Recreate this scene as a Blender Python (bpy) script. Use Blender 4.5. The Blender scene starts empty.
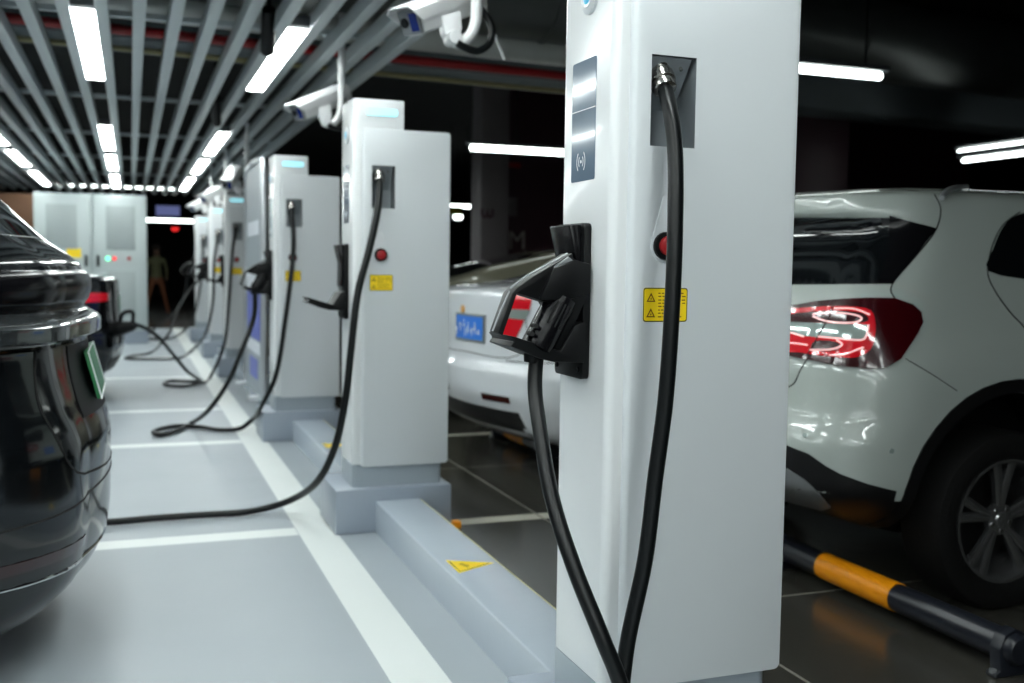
import bpy, bmesh, math, random
from mathutils import Vector, Matrix
from mathutils.bvhtree import BVHTree
from mathutils.geometry import delaunay_2d_cdt
random.seed(7)
sc = bpy.context.scene
COL = sc.collection
PI = math.pi

# ------------------------------------------------------------------ camera
F = 1030.478
RM = Matrix(((0.93816287, -0.01124855, 0.34601142), (-0.34590547, -0.07126924, 0.93555871), (0.01413629, -0.99739369, -0.07075309)))
CAM = Vector((0, 0, 1.25))
cam_d = bpy.data.cameras.new('camera'); cam = bpy.data.objects.new('camera', cam_d); COL.objects.link(cam)
r_, d_, f_ = RM.col[0], RM.col[1], RM.col[2]
cam.matrix_world = Matrix(((r_.x, -d_.x, -f_.x, 0), (r_.y, -d_.y, -f_.y, 0), (r_.z, -d_.z, -f_.z, 1.25), (0, 0, 0, 1)))
cam_d.lens = F / 1024 * 36; cam_d.sensor_width = 36; cam_d.clip_start = 0.05; cam_d.clip_end = 200
cam_d.dof.use_dof = True; cam_d.dof.focus_distance = 2.25; cam_d.dof.aperture_fstop = 3.2
sc.camera = cam

def ray(x, y): return (RM @ Vector((x - 512, y - 341.5, F))).normalized()
def atY(x, y, Y): d = ray(x, y); return CAM + d * ((Y - CAM.y) / d.y)
def atX(x, y, X): d = ray(x, y); return CAM + d * ((X - CAM.x) / d.x)
def atZ(x, y, Z): d = ray(x, y); return CAM + d * ((Z - CAM.z) / d.z)

# ------------------------------------------------------------------ materials
def mat(name, col, rough=0.5, metal=0.0, coat=0.0, spec=0.5, bump=0.0, bscale=60, var=0.0, vscale=3.0, trans=0.0, emit=None, estr=0.0):
    m = bpy.data.materials.new(name); m.use_nodes = True
    nt = m.node_tree; b = nt.nodes['Principled BSDF']
    c = (col[0], col[1], col[2], 1)
    b.inputs['Base Color'].default_value = c
    b.inputs['Roughness'].default_value = rough; b.inputs['Metallic'].default_value = metal
    b.inputs['Coat Weight'].default_value = coat; b.inputs['Coat Roughness'].default_value = 0.04
    b.inputs['Specular IOR Level'].default_value = spec
    b.inputs['Transmission Weight'].default_value = trans
    tc = nt.nodes.new('ShaderNodeTexCoord')
    n = nt.nodes.new('ShaderNodeTexNoise'); n.inputs['Scale'].default_value = vscale; n.inputs['Detail'].default_value = 4
    nt.links.new(tc.outputs['Object'], n.inputs['Vector'])
    if var > 0:
        mx = nt.nodes.new('ShaderNodeMix'); mx.data_type = 'RGBA'
        mx.inputs['A'].default_value = tuple(v * (1 - var) for v in col) + (1,)
        mx.inputs['B'].default_value = tuple(min(1, v * (1 + var)) for v in col) + (1,)
        nt.links.new(n.outputs['Fac'], mx.inputs['Factor']); nt.links.new(mx.outputs['Result'], b.inputs['Base Color'])
    if bump > 0:
        n2 = nt.nodes.new('ShaderNodeTexNoise'); n2.inputs['Scale'].default_value = bscale; n2.inputs['Detail'].default_value = 3
        nt.links.new(tc.outputs['Object'], n2.inputs['Vector'])
        bp = nt.nodes.new('ShaderNodeBump'); bp.inputs['Strength'].default_value = bump; bp.inputs['Distance'].default_value = 0.01
        nt.links.new(n2.outputs['Fac'], bp.inputs['Height']); nt.links.new(bp.outputs['Normal'], b.inputs['Normal'])
    if emit:
        b.inputs['Emission Color'].default_value = (*emit, 1); b.inputs['Emission Strength'].default_value = estr
    return m

def s2l(*c): return tuple(((v / 255) / 12.92 if v / 255 < 0.04045 else ((v / 255 + 0.055) / 1.055) ** 2.4) for v in c)

M = {}
M['white'] = mat('white_powder_coat', (0.68, 0.71, 0.73), 0.32, bump=0.04, bscale=500, var=0.01)
M['white_gloss'] = mat('white_column_paint', (0.80, 0.82, 0.83), 0.22, coat=0.2, var=0.01)
M['skirt'] = mat('grey_skirt_paint', s2l(158, 168, 176), 0.35, var=0.03)
M['plinth'] = mat('blue_grey_paint', s2l(150, 160, 172), 0.35, bump=0.06, bscale=40, var=0.05, vscale=4)
M['bench'] = mat('kerb_paint', s2l(176, 186, 196), 0.2, bump=0.04, bscale=25, var=0.05, vscale=3)
M['black'] = mat('black_plastic', (0.003, 0.0033, 0.0037), 0.42, spec=0.2, bump=0.05, bscale=300)
M['black_gloss'] = mat('black_gloss_plastic', (0.004, 0.004, 0.005), 0.2, spec=0.25)
M['rubber'] = mat('cable_rubber', (0.004, 0.005, 0.0055), 0.36, spec=0.32, var=0.1, vscale=30)
M['steel'] = mat('nickel_gland', (0.55, 0.53, 0.5), 0.22, metal=1)
M['alu'] = mat('brushed_aluminium', (0.62, 0.65, 0.68), 0.35, metal=0.8)
M['recess'] = mat('recess_shade_grey', s2l(140, 146, 150), 0.4, metal=0.3, var=0.05)  # darker grey, with the shade inside the recess put into its colour
M['screen'] = mat('display_glass', s2l(112, 130, 148), 0.1, coat=0.5)
M['cyan'] = mat('cyan_status_light', (0.5, 0.9, 1.0), 0.4, emit=(0.28, 0.78, 0.9), estr=0.85)
M['cyanpaint'] = mat('cyan_ring', s2l(60, 175, 205), 0.3, emit=s2l(60, 175, 205), estr=0.3)
M['redbtn'] = mat('red_button', s2l(170, 30, 35), 0.3)
M['yellow'] = mat('yellow_sticker', s2l(252, 216, 28), 0.45, var=0.02)
M['brownink'] = mat('sticker_ink', s2l(110, 62, 15), 0.5)
M['darkink'] = mat('dark_sticker_ink', s2l(70, 68, 12), 0.5)
M['whiteink'] = mat('white_print', (0.85, 0.87, 0.9), 0.4)
M['slat'] = mat('slat_aluminium', s2l(212, 220, 222), 0.36, metal=0.0, var=0.03)
M['lamp'] = mat('lamp_diffuser', (0.9, 0.9, 0.9), 0.5, emit=(0.93, 1.0, 0.98), estr=24)
M['tube'] = mat('tube_light', (0.9, 0.9, 0.9), 0.5, emit=(0.9, 1.0, 0.96), estr=7)
M['housing'] = mat('lamp_housing', (0.1, 0.11, 0.12), 0.4)
M['camwhite'] = mat('camera_housing_white', (0.8, 0.81, 0.82), 0.28, coat=0.2)
M['camglass'] = mat('camera_window_blue', s2l(25, 45, 120), 0.08, coat=0.5)
M['concrete'] = mat('dark_concrete', s2l(30, 31, 32), 0.8, var=0.2, vscale=2, bump=0.2, bscale=20)
M['beam'] = mat('beam_paint', s2l(104, 112, 116), 0.7, var=0.12, vscale=2)
M['bigduct'] = mat('dull_duct', s2l(96, 99, 98), 0.38, metal=0.5, var=0.12, vscale=4)
M['duct'] = mat('galvanised_duct', s2l(205, 208, 205), 0.42, metal=0.5, var=0.15, vscale=4)
M['redpipe'] = mat('red_fire_pipe', s2l(150, 18, 24), 0.35)
M['kerbline'] = mat('faded_yellow_line', s2l(196, 190, 140), 0.5)
M['darkred'] = mat('dark_red_reflector', s2l(48, 8, 12), 0.2, coat=0.6)
M['yellowpipe'] = mat('brass_conduit', s2l(150, 142, 100), 0.5)
M['maroon'] = mat('maroon_wall_paint', s2l(62, 34, 44), 0.5, var=0.15)
M['wallgrey'] = mat('grey_wall_paint', s2l(110, 104, 106), 0.6, var=0.1)
M['sign_dim'] = mat('wall_lettering', s2l(170, 165, 160), 0.6)
M['cabinet'] = mat('cabinet_enamel', s2l(178, 188, 188), 0.4, var=0.02)
M['green_led'] = mat('green_indicator', (0.1, 0.9, 0.5), 0.4, emit=(0.2, 1.0, 0.6), estr=1.5)
M['red_led'] = mat('red_indicator', (0.8, 0.03, 0.03), 0.4, emit=(1.0, 0.03, 0.03), estr=1.0)
M['carwhite'] = mat('car_white_paint', s2l(172, 180, 175), 0.25, coat=1.0, var=0.01)
M['carsilver'] = mat('car_silver_paint', s2l(226, 230, 234), 0.3, metal=0.05, coat=1.0)
M['champagne'] = mat('car_champagne_paint', s2l(150, 148, 128), 0.28, metal=0.3, coat=1.0)
M['carblack'] = mat('car_black_paint', (0.004, 0.005, 0.006), 0.13, coat=0.3)
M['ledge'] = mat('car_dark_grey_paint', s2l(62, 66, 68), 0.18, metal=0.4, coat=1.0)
M['carglass'] = mat('car_dark_glass', (0.004, 0.005, 0.006), 0.05, coat=0.3)
M['cladding'] = mat('black_cladding', (0.005, 0.005, 0.0055), 0.45, spec=0.3, bump=0.06, bscale=200)
M['skid'] = mat('silver_skid_plate', s2l(150, 154, 156), 0.35, metal=0.6)
M['redlens'] = mat('red_lens_dark', s2l(50, 1, 6), 0.14, coat=0.5)
M['redlens_b'] = mat('red_lens_bright', s2l(205, 18, 32), 0.1, coat=1.0, emit=(1.0, 0.03, 0.05), estr=0.06)
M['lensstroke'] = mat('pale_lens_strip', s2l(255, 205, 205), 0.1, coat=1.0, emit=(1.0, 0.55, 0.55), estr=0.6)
M['clearlens'] = mat('clear_lens', s2l(170, 185, 180), 0.1, metal=0.4, coat=1.0)
M['chrome'] = mat('chrome_trim', (0.75, 0.76, 0.76), 0.08, metal=1)
M['gap'] = mat('shut_line_black', (0.004, 0.004, 0.004), 0.8)
M['tyre'] = mat('tyre_rubber', (0.0045, 0.0045, 0.0045), 0.7, spec=0.25, bump=0.3, bscale=80)
M['rim'] = mat('rim_alloy', (0.42, 0.43, 0.44), 0.24, metal=0.9)
M['rimdark'] = mat('rim_shadow_black', (0.004, 0.004, 0.004), 0.6, spec=0.2)
M['plateblue'] = mat('blue_number_plate', s2l(45, 125, 225), 0.35)
M['plategreen'] = mat('green_number_plate', s2l(45, 125, 75), 0.35)
M['baryellow'] = mat('yellow_reflective_sleeve', s2l(240, 150, 12), 0.35, var=0.12, vscale=14)
M['barblack'] = mat('black_painted_pipe', (0.012, 0.014, 0.02), 0.28)
M['boardglass'] = mat('board_panel', s2l(150, 160, 168), 0.4)
M['boardblue'] = mat('board_blue_print', s2l(95, 105, 190), 0.4)
M['boardwhite'] = mat('board_white_print', s2l(225, 230, 238), 0.4)
M['skin'] = mat('skin', s2l(96, 72, 60), 0.6)
M['vest'] = mat('pale_green_top', s2l(88, 90, 62), 0.8)
M['orange'] = mat('orange_trousers', s2l(112, 66, 40), 0.8)
M['brown'] = mat('brown_board', s2l(96, 66, 44), 0.7)
M['hair'] = mat('dark_hair', (0.02, 0.015, 0.012), 0.7)
M['vent'] = mat('louvre_grey', s2l(158, 167, 167), 0.45)
# louvre stripes on the cabinet vents
def louvre():
    m = M['vent']; nt = m.node_tree; b = nt.nodes['Principled BSDF']
    tc = nt.nodes.new('ShaderNodeTexCoord'); w = nt.nodes.new('ShaderNodeTexWave')
    w.wave_type = 'BANDS'; w.bands_direction = 'Z'; w.inputs['Scale'].default_value = 8
    nt.links.new(tc.outputs['Object'], w.inputs['Vector'])
    bp = nt.nodes.new('ShaderNodeBump'); bp.inputs['Strength'].default_value = 0.2; bp.inputs['Distance'].default_value = 0.01
    nt.links.new(w.outputs['Fac'], bp.inputs['Height']); nt.links.new(bp.outputs['Normal'], b.inputs['Normal'])
louvre()

def band_mask(nt, sep, axis, c, hw):
    n = nt.nodes.new('ShaderNodeMath'); n.operation = 'COMPARE'
    nt.links.new(sep.outputs[axis], n.inputs[0]); n.inputs[1].default_value = c; n.inputs[2].default_value = hw
    return n.outputs[0]
def comb(nt, a, b, op='MAXIMUM'):
    n = nt.nodes.new('ShaderNodeMath'); n.operation = op
    nt.links.new(a, n.inputs[0])
    if isinstance(b, float): n.inputs[1].default_value = b
    else: nt.links.new(b, n.inputs[1])
    return n.outputs[0]

def floor_material(name, base, line, long_lines, cross, cross_x, rough, var, joints=(), bump=0.03):
    m = mat(name, base, rough, var=var, vscale=0.9, bump=bump, bscale=9)
    nt = m.node_tree; b = nt.nodes['Principled BSDF']
    g = nt.nodes.new('ShaderNodeNewGeometry'); sep = nt.nodes.new('ShaderNodeSeparateXYZ'); nt.links.new(g.outputs['Position'], sep.inputs[0])
    mask = None
    for c, hw in long_lines:
        k = band_mask(nt, sep, 0, c, hw); mask = k if mask is None else comb(nt, mask, k)
    cm = None
    for c, hw in cross:
        k = band_mask(nt, sep, 1, c, hw); cm = k if cm is None else comb(nt, cm, k)
    if cm is not None:
        cm = comb(nt, cm, band_mask(nt, sep, 0, *cross_x), 'MULTIPLY')
        mask = cm if mask is None else comb(nt, mask, cm)
    mx = nt.nodes.new('ShaderNodeMix'); mx.data_type = 'RGBA'; mx.inputs['B'].default_value = (*line, 1)
    prev = b.inputs['Base Color'].links[0].from_socket
    nt.links.new(prev, mx.inputs['A']); nt.links.new(mask, mx.inputs['Factor'])
    nt.links.new(mx.outputs['Result'], b.inputs['Base Color'])
    n3 = nt.nodes.new('ShaderNodeTexNoise'); n3.inputs['Scale'].default_value = 1.7; n3.inputs['Detail'].default_value = 6
    nt.links.new(g.outputs['Position'], n3.inputs['Vector'])
    mr = nt.nodes.new('ShaderNodeMapRange'); mr.inputs['To Min'].default_value = rough * 0.75; mr.inputs['To Max'].default_value = rough * 1.3
    nt.links.new(n3.outputs['Fac'], mr.inputs['Value']); nt.links.new(mr.outputs['Result'], b.inputs['Roughness'])
    if joints:
        jm = None
        for ax, c in joints:
            k = band_mask(nt, sep, ax, c, 0.006); jm = k if jm is None else comb(nt, jm, k)
        mx2 = nt.nodes.new('ShaderNodeMix'); mx2.data_type = 'RGBA'; mx2.inputs['B'].default_value = (*s2l(140, 138, 130), 1)
        nt.links.new(mx.outputs['Result'], mx2.inputs['A']); nt.links.new(jm, mx2.inputs['Factor'])
        nt.links.new(mx2.outputs['Result'], b.inputs['Base Color'])
    return m

# ------------------------------------------------------------------ helpers
def root_of(o):
    while o.parent: o = o.parent
    return o

def tagp(o, label=None, cat=None, group=None, kind=None):
    if label: o['label'] = label
    if cat: o['category'] = cat
    if group: o['group'] = group
    if kind: o['kind'] = kind
    return o

def thing(name, loc, label, cat, group=None, kind=None):
    o = bpy.data.objects.new(name, None); COL.objects.link(o); o.location = loc; o.empty_display_size = 0.1
    return tagp(o, label, cat, group, kind)

def link_mesh(name, me, m, parent=None, smooth=35):
    mats = m if isinstance(m, (list, tuple)) else [m]
    if len(me.materials) == 0:
        for x in mats: me.materials.append(M[x] if isinstance(x, str) else x)
    for p in me.polygons: p.use_smooth = True
    me.set_sharp_from_angle(angle=math.radians(smooth))
    o = bpy.data.objects.new(name, me); COL.objects.link(o)
    if parent is not None:
        o.parent = parent
        L = root_of(parent).location
        me.transform(Matrix.Translation(-L))
    else:
        xs = [v.co for v in me.vertices]
        c = Vector(((min(v.x for v in xs) + max(v.x for v in xs)) / 2, (min(v.y for v in xs) + max(v.y for v in xs)) / 2, min(v.z for v in xs)))
        me.transform(Matrix.Translation(-c)); o.location = c
    return o

def obj(name, bm, m, parent=None, smooth=35):
    me = bpy.data.meshes.new(name)
    bmesh.ops.recalc_face_normals(bm, faces=bm.faces[:])
    bm.to_mesh(me); bm.free()
    return link_mesh(name, me, m, parent, smooth)

def addbox(bm, x0, x1, y0, y1, z0, z1, bev=0.0, seg=2, rot=None):
    r = bmesh.ops.create_cube(bm, size=1.0)
    vs = r['verts']
    c = Vector(((x0 + x1) / 2, (y0 + y1) / 2, (z0 + z1) / 2))
    for v in vs: v.co = Vector((v.co.x * (x1 - x0), v.co.y * (y1 - y0), v.co.z * (z1 - z0)))
    if rot:
        for v in vs: v.co = rot @ v.co
    for v in vs: v.co += c
    if bev > 0:
        es = list({e for v in vs for e in v.link_edges})
        bmesh.ops.bevel(bm, geom=es, offset=bev, segments=seg, profile=0.5, affect='EDGES')
    return bm

def box(x0, x1, y0, y1, z0, z1, bev=0.0, seg=2):
    return addbox(bmesh.new(), x0, x1, y0, y1, z0, z1, bev, seg)

def boxedge(x0, x1, y0, y1, z0, z1, sel, bev, seg=5, bev2=0.0):
    """box with only the edges that sel(mid, dir) picks rounded"""
    bm = box(x0, x1, y0, y1, z0, z1)
    es = [e for e in bm.edges if sel((e.verts[0].co + e.verts[1].co) / 2, (e.verts[1].co - e.verts[0].co).normalized())]
    bmesh.ops.bevel(bm, geom=es, offset=bev, segments=seg, profile=0.5, affect='EDGES')
    if bev2 > 0:
        es = [e for e in bm.edges if e.calc_face_angle(0) > 0.9]
        bmesh.ops.bevel(bm, geom=es, offset=bev2, segments=2, profile=0.5, affect='EDGES')
    return bm

def prism(poly, axis, a, b, bm=None, bev=0.0):
    """poly: 2D points; axis 'x': (y,z) 'y': (x,z) 'z': (x,y); extruded from a to b"""
    bm = bm or bmesh.new()
    def P(p, t):
        return Vector((t, p[0], p[1])) if axis == 'x' else Vector((p[0], t, p[1])) if axis == 'y' else Vector((p[0], p[1], t))
    A = [bm.verts.new(P(p, a)) for p in poly]; B = [bm.verts.new(P(p, b)) for p in poly]
    fs = [bm.faces.new(A), bm.faces.new(B[::-1])]
    n = len(poly)
    for i in range(n): fs.append(bm.faces.new((A[i], B[i], B[(i + 1) % n], A[(i + 1) % n])))
    bmesh.ops.recalc_face_normals(bm, faces=fs)
    if bev > 0:
        es = list({e for f in fs for e in f.edges})
        bmesh.ops.bevel(bm, geom=es, offset=bev, segments=2, profile=0.5, affect='EDGES')
    return bm

def cat(pts, n=8):
    P = [Vector(p) for p in pts]
    if len(P) < 3: return P
    out = []
    Q = [P[0] * 2 - P[1]] + P + [P[-1] * 2 - P[-2]]
    for i in range(1, len(Q) - 2):
        a, b, c, d = Q[i - 1], Q[i], Q[i + 1], Q[i + 2]
        t0 = 0; t1 = t0 + max(1e-4, (b - a).length ** .5); t2 = t1 + max(1e-4, (c - b).length ** .5); t3 = t2 + max(1e-4, (d - c).length ** .5)
        for k in range(n):
            t = t1 + (t2 - t1) * k / n
            A1 = a * ((t1 - t) / (t1 - t0)) + b * ((t - t0) / (t1 - t0)); A2 = b * ((t2 - t) / (t2 - t1)) + c * ((t - t1) / (t2 - t1)); A3 = c * ((t3 - t) / (t3 - t2)) + d * ((t - t2) / (t3 - t2))
            B1 = A1 * ((t2 - t) / (t2 - t0)) + A2 * ((t - t0) / (t2 - t0)); B2 = A2 * ((t3 - t) / (t3 - t1)) + A3 * ((t - t1) / (t3 - t1))
            out.append(B1 * ((t2 - t) / (t2 - t1)) + B2 * ((t - t1) / (t2 - t1)))
    out.append(P[-1]); return out

def tube(pts, r, bm=None, seg=12, smooth=8, closed=False, rad=None):
    bm = bm or bmesh.new()
    P = cat(pts, smooth) if smooth else [Vector(p) for p in pts]
    T = []
    for i in range(len(P)):
        if closed: t = P[(i + 1) % len(P)] - P[i - 1]
        else: t = P[min(i + 1, len(P) - 1)] - P[max(i - 1, 0)]
        T.append(t.normalized())
    up = Vector((0, 0, 1)) if abs(T[0].z) < 0.9 else Vector((1, 0, 0))
    N = T[0].cross(up).normalized(); rings = []
    for i, p in enumerate(P):
        N = (N - T[i] * N.dot(T[i])).normalized(); B = T[i].cross(N)
        rr = rad[i] if rad else r
        rings.append([bm.verts.new(p + (N * math.cos(2 * PI * k / seg) + B * math.sin(2 * PI * k / seg)) * rr) for k in range(seg)])
    m = len(rings)
    for i in range(m if closed else m - 1):
        a, b = rings[i], rings[(i + 1) % m]
        for k in range(seg): bm.faces.new((a[k], a[(k + 1) % seg], b[(k + 1) % seg], b[k]))
    if not closed:
        bm.faces.new(rings[0][::-1]); bm.faces.new(rings[-1])
    return bm

def cyl(p0, p1, r0, r1=None, bm=None, seg=24, prof=None):
    """lathe between p0 and p1; prof: list of (t, r)"""
    bm = bm or bmesh.new()
    p0, p1 = Vector(p0), Vector(p1); ax = (p1 - p0); L = ax.length; T = ax.normalized()
    up = Vector((0, 0, 1)) if abs(T.z) < 0.9 else Vector((1, 0, 0))
    N = T.cross(up).normalized(); B = T.cross(N)
    prof = prof or [(0, r0), (1, r1 if r1 is not None else r0)]
    rings = [[bm.verts.new(p0 + ax * t + (N * math.cos(2 * PI * k / seg) + B * math.sin(2 * PI * k / seg)) * r) for k in range(seg)] for t, r in prof]
    fs = []
    for a, b in zip(rings, rings[1:]):
        for k in range(seg): fs.append(bm.faces.new((a[k], a[(k + 1) % seg], b[(k + 1) % seg], b[k])))
    fs.append(bm.faces.new(rings[0][::-1])); fs.append(bm.faces.new(rings[-1]))
    return bm

def applied(o_bm, cutters, mats):
    """boolean difference, returns a mesh"""
    me = bpy.data.meshes.new('base_mesh'); bmesh.ops.recalc_face_normals(o_bm, faces=o_bm.faces[:]); o_bm.to_mesh(me); o_bm.free()
    for x in mats: me.materials.append(M[x])
    a = bpy.data.objects.new('base_obj', me); COL.objects.link(a); tmp = []
    for c in cutters:
        cm = bpy.data.meshes.new('cutter'); bmesh.ops.recalc_face_normals(c, faces=c.faces[:]); c.to_mesh(cm); c.free()
        for x in mats: cm.materials.append(M[x])
        for p in cm.polygons: p.material_index = len(mats) - 1
        co = bpy.data.objects.new('cutter_obj', cm); COL.objects.link(co); tmp.append(co)
        md = a.modifiers.new('b', 'BOOLEAN'); md.operation = 'DIFFERENCE'; md.object = co; md.solver = 'EXACT'
    dg = bpy.context.evaluated_depsgraph_get(); dg.update()
    res = bpy.data.meshes.new_from_object(a.evaluated_get(dg))
    for t in tmp + [a]: bpy.data.objects.remove(t, do_unlink=True)
    return res

def text_mesh(s, size, depth, mw):
    cu = bpy.data.curves.new('t', 'FONT'); cu.body = s; cu.size = size; cu.extrude = depth; cu.align_x = 'CENTER'; cu.align_y = 'CENTER'
    o = bpy.data.objects.new('t', cu); COL.objects.link(o)
    dg = bpy.context.evaluated_depsgraph_get(); dg.update()
    me = bpy.data.meshes.new_from_object(o.evaluated_get(dg)); bpy.data.objects.remove(o, do_unlink=True)
    me.materials.clear(); me.transform(mw); return me

def copy_tree(o, parent=None):
    c = o.copy(); COL.objects.link(c)
    if parent is not None: c.parent = parent
    for ch in list(o.children): copy_tree(ch, c)
    return c

def retag(o, label, cat=None, group=None):
    o['label'] = label
    if cat: o['category'] = cat
    if group: o['group'] = group
    return o

# ------------------------------------------------------------------ setting: floor, walls, ceiling
CROSS = [(-0.5, .07), (2.1, .07), (4.83, .07), (7.45, .07), (9.2, .07), (11.9, .07), (14.5, .07), (17.1, .07)]
light_floor = floor_material('light_epoxy_floor', s2l(157, 165, 171), s2l(220, 225, 223), [(0.808, 0.087)], CROSS, (-4.3, 5.018), 0.40, 0.04)
dark_floor = floor_material('dark_epoxy_floor', s2l(58, 57, 52), s2l(196, 194, 180), [(30, .01)], [(-0.4, .05), (4.78, .055), (7.33, .055), (9.9, .055), (12.5, .055)], (4.5, 3.1), 0.2, 0.35, joints=[(0, 1.93), (1, 1.6), (1, 3.3), (1, 6.1)], bump=0.05)
tagp(obj('floor', box(-9, 1.3, -14, 21, -0.2, 0), light_floor), kind='structure')
tagp(obj('floor', box(1.3, 26, -14, 42, -0.2, -0.001), dark_floor), kind='structure')
tagp(obj('floor', box(-9, 1.3, 21, 42, -0.2, -0.002), dark_floor), kind='structure')
tagp(obj('ceiling', box(-9, 26, -14, 42, 3.9, 4.1), 'concrete'), kind='structure')
tagp(obj('wall_back', box(-9, 26, 42, 42.2, -0.2, 4.1), 'concrete'), kind='structure')
tagp(obj('wall_right', box(26, 26.2, -14, 42.2, -0.2, 4.1), 'concrete'), kind='structure')
tagp(obj('wall_left', box(-9.2, -9, -14, 42.2, -0.2, 4.1), 'wallgrey'), kind='structure')
tagp(obj('wall_front', box(-9.2, 26.2, -14.2, -14, -0.2, 4.1), 'wallgrey'), kind='structure')

# maroon partition with lettering, behind the parked cars
tagp(obj('wall_maroon', box(4.3, 12.5, 13.0, 13.2, 0, 3.9), 'maroon'), kind='structure')
# dark column at the far right
c0 = thing('concrete_column', (6.72, 9.3, 0), 'dark maroon painted square column behind the roof of the white car', 'column')
obj('shaft', box(6.38, 7.06, 9.0, 9.6, 0, 3.9, 0.02), 'maroon', c0)
c1 = thing('concrete_column', (4.34, 12.6, 0), 'distant grey column with a dark rounded mark, left of the wall letter', 'column')
obj('shaft', box(4.14, 4.52, 12.4, 12.8, 0, 3.9, 0.02), 'wallgrey', c1)
g = atY(487, 213, 12.395)
w_pts = [(-.07, .05), (-.065, -.03), (-.035, -.05), (0, -.02), (0, .03), (0, -.02), (.035, -.05), (.065, -.03), (.07, .05)]
obj('painted_mark', tube([(g.x + a, g.y, g.z + b) for a, b in w_pts], 0.018, smooth=4, seg=6), 'maroon', c1)
g = atY(517, 241, 13.0)
me = text_mesh('M', 0.34, 0.004, Matrix.Translation(g) @ Matrix.Rotation(PI / 2, 4, 'X'))
tagp(link_mesh('wall_letter', me, 'sign_dim'), 'faded grey letter M painted on the maroon wall', 'letter')
g = atY(513, 165, 13.0)
tagp(obj('wall_sign', box(g.x - .1, g.x + .1, g.y - .012, g.y, g.z - .035, g.z + .035, 0.003), 'redpipe'), 'small dim red sign high on the maroon wall', 'sign')
g = atY(510, 205, 13.0)
tagp(obj('notice_board', box(g.x - .14, g.x + .1, g.y - .012, g.y, g.z - .14, g.z + .1, 0.003), 'wallgrey'), 'dim grey notice plate on the maroon wall beside the column', 'notice board')

# ------------------------------------------------------------------ ceiling slats and lamps
ORD = ['first', 'second', 'third', 'fourth', 'fifth', 'sixth', 'seventh', 'eighth', 'ninth', 'tenth', 'eleventh', 'twelfth', 'thirteenth', 'fourteenth', 'fifteenth', 'sixteenth', 'seventeenth', 'eighteenth', 'nineteenth', 'twentieth']
SZ = 2.7
slat0 = None
for k in range(8, -21, -1):
    xc = 0.0615 + 0.2055 * k
    if slat0 is None:
        slat0 = obj('ceiling_slat', box(xc - .036, xc + .036, -12.0, 23.3, SZ, SZ + .10, 0.003), 'slat'); o = slat0
    else:
        o = slat0.copy(); COL.objects.link(o); o.location.x = xc
    if k == 8: lab = 'outermost grey ceiling slat, on the side of the parked cars'
    elif k >= 0: lab = f'long grey ceiling slat, {ORD[8-k-1]} inward from the outermost beside the parked cars'
    elif k >= -2: lab = 'long grey ceiling slat forming ' + ('the right' if k == -1 else 'the left') + ' side of the centre row of lamps'
    else: lab = f'long grey ceiling slat, {ORD[-3-k]} to the left of the centre row of lamps'
    tagp(o, lab, 'ceiling slat', 'grey ceiling slats over the charging bays')
for i, y in enumerate([-8, -2, 1.0, 4.0, 7.1, 10.6, 13.6, 16.6, 19.6]):
    o = obj('ceiling_rail', box(-4.2, 1.76, y - .02, y + .02, SZ + .10, SZ + .135), 'slat')
    tagp(o, 'grey cross rail resting on top of the slats, %s from the camera end' % ORD[i], 'rail', 'cross rails above the ceiling slats')

def lamp_fixture(name_label, x, y0, y1):
    L = thing('linear_lamp', (x, (y0 + y1) / 2, SZ), name_label, 'ceiling lamp', 'white linear lamps set between the slats')
    obj('housing', box(x - .068, x + .068, y0 - .10, y1 + .04, SZ + .022, SZ + .085, 0.004), 'housing', L)
    obj('diffuser', box(x - .064, x + .064, y0, y1, SZ + .004, SZ + .024, 0.003), 'lamp', L)
    return L
rows = [('centre', -0.245), ('right', 0.988), ('left', -1.478), ('added second left', -2.711)]  # outer left row is added out of view to brighten the charger sides
segs = [(-11, -8.2, 'outermost, added behind the viewer'), (-7.6, -4.8, 'second, added behind the viewer'), (-4.2, -1.4, 'next behind the viewer'), (-.6, 2.2, 'over the nearest charger'), (2.9, 5.5, 'added out of view between the two nearest chargers'), (9.3, 11.8, 'over the gap'), (6.62, 8.98, 'the nearest and longest'), (12.1, 14.45, 'second back'), (15.35, 17.5, 'third back'), (18.7, 21.6, 'farthest back')]  # segments called added are unseen, put in to brighten stations and cameras
for rn, rx in rows:
    for a, b, w in segs:
        if w == 'over the gap' and 'left' not in rn: continue  # unseen gap lamps are added in the left rows to brighten the fourth station
        if a < -5 and rn == 'right': continue
        lamp_fixture(f'bright white linear lamp in the {rn} row, {w}', rx, a, b)
# transverse lamp beyond the slats
L = thing('linear_lamp', (0, 23.0, 2.8), 'crosswise white lamp seen as blobs between slats above the cabinet', 'ceiling lamp')
obj('housing', box(-1.35, 1.0, 22.95, 23.08, 2.83, 2.9, .004), 'housing', L)
obj('diffuser', box(-1.3, .95, 22.96, 23.07, 2.803, 2.83, .003), 'tube', L)

# spot lamps (black cylinders)
for p, q, lab in (((269, 8), (281, 34), 'black cylinder spot lamp hanging beside the nearest right row lamp'), ((216, 97), (226, 110), 'small black spot lamp farther back between the slats')):
    a = atZ(p[0], p[1], 2.82)
    T = thing('spot_lamp', (a.x, a.y, 2.7), lab, 'spot lamp')
    b = a + Vector((0.02, .25, -.22)) if p[0] > 250 else a + Vector((.03, .35, -.2))
    a2 = a + Vector((0, -.02, .03))
    obj('barrel', cyl(a, b, .045, prof=[(0, .02), (.03, .042), (.2, .045), (.97, .045), (1, .04)]), 'black', T)
    obj('stem', cyl(a + Vector((0, 0, -.01)), a + Vector((0, 0, .6)), .012), 'black', T)

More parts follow.
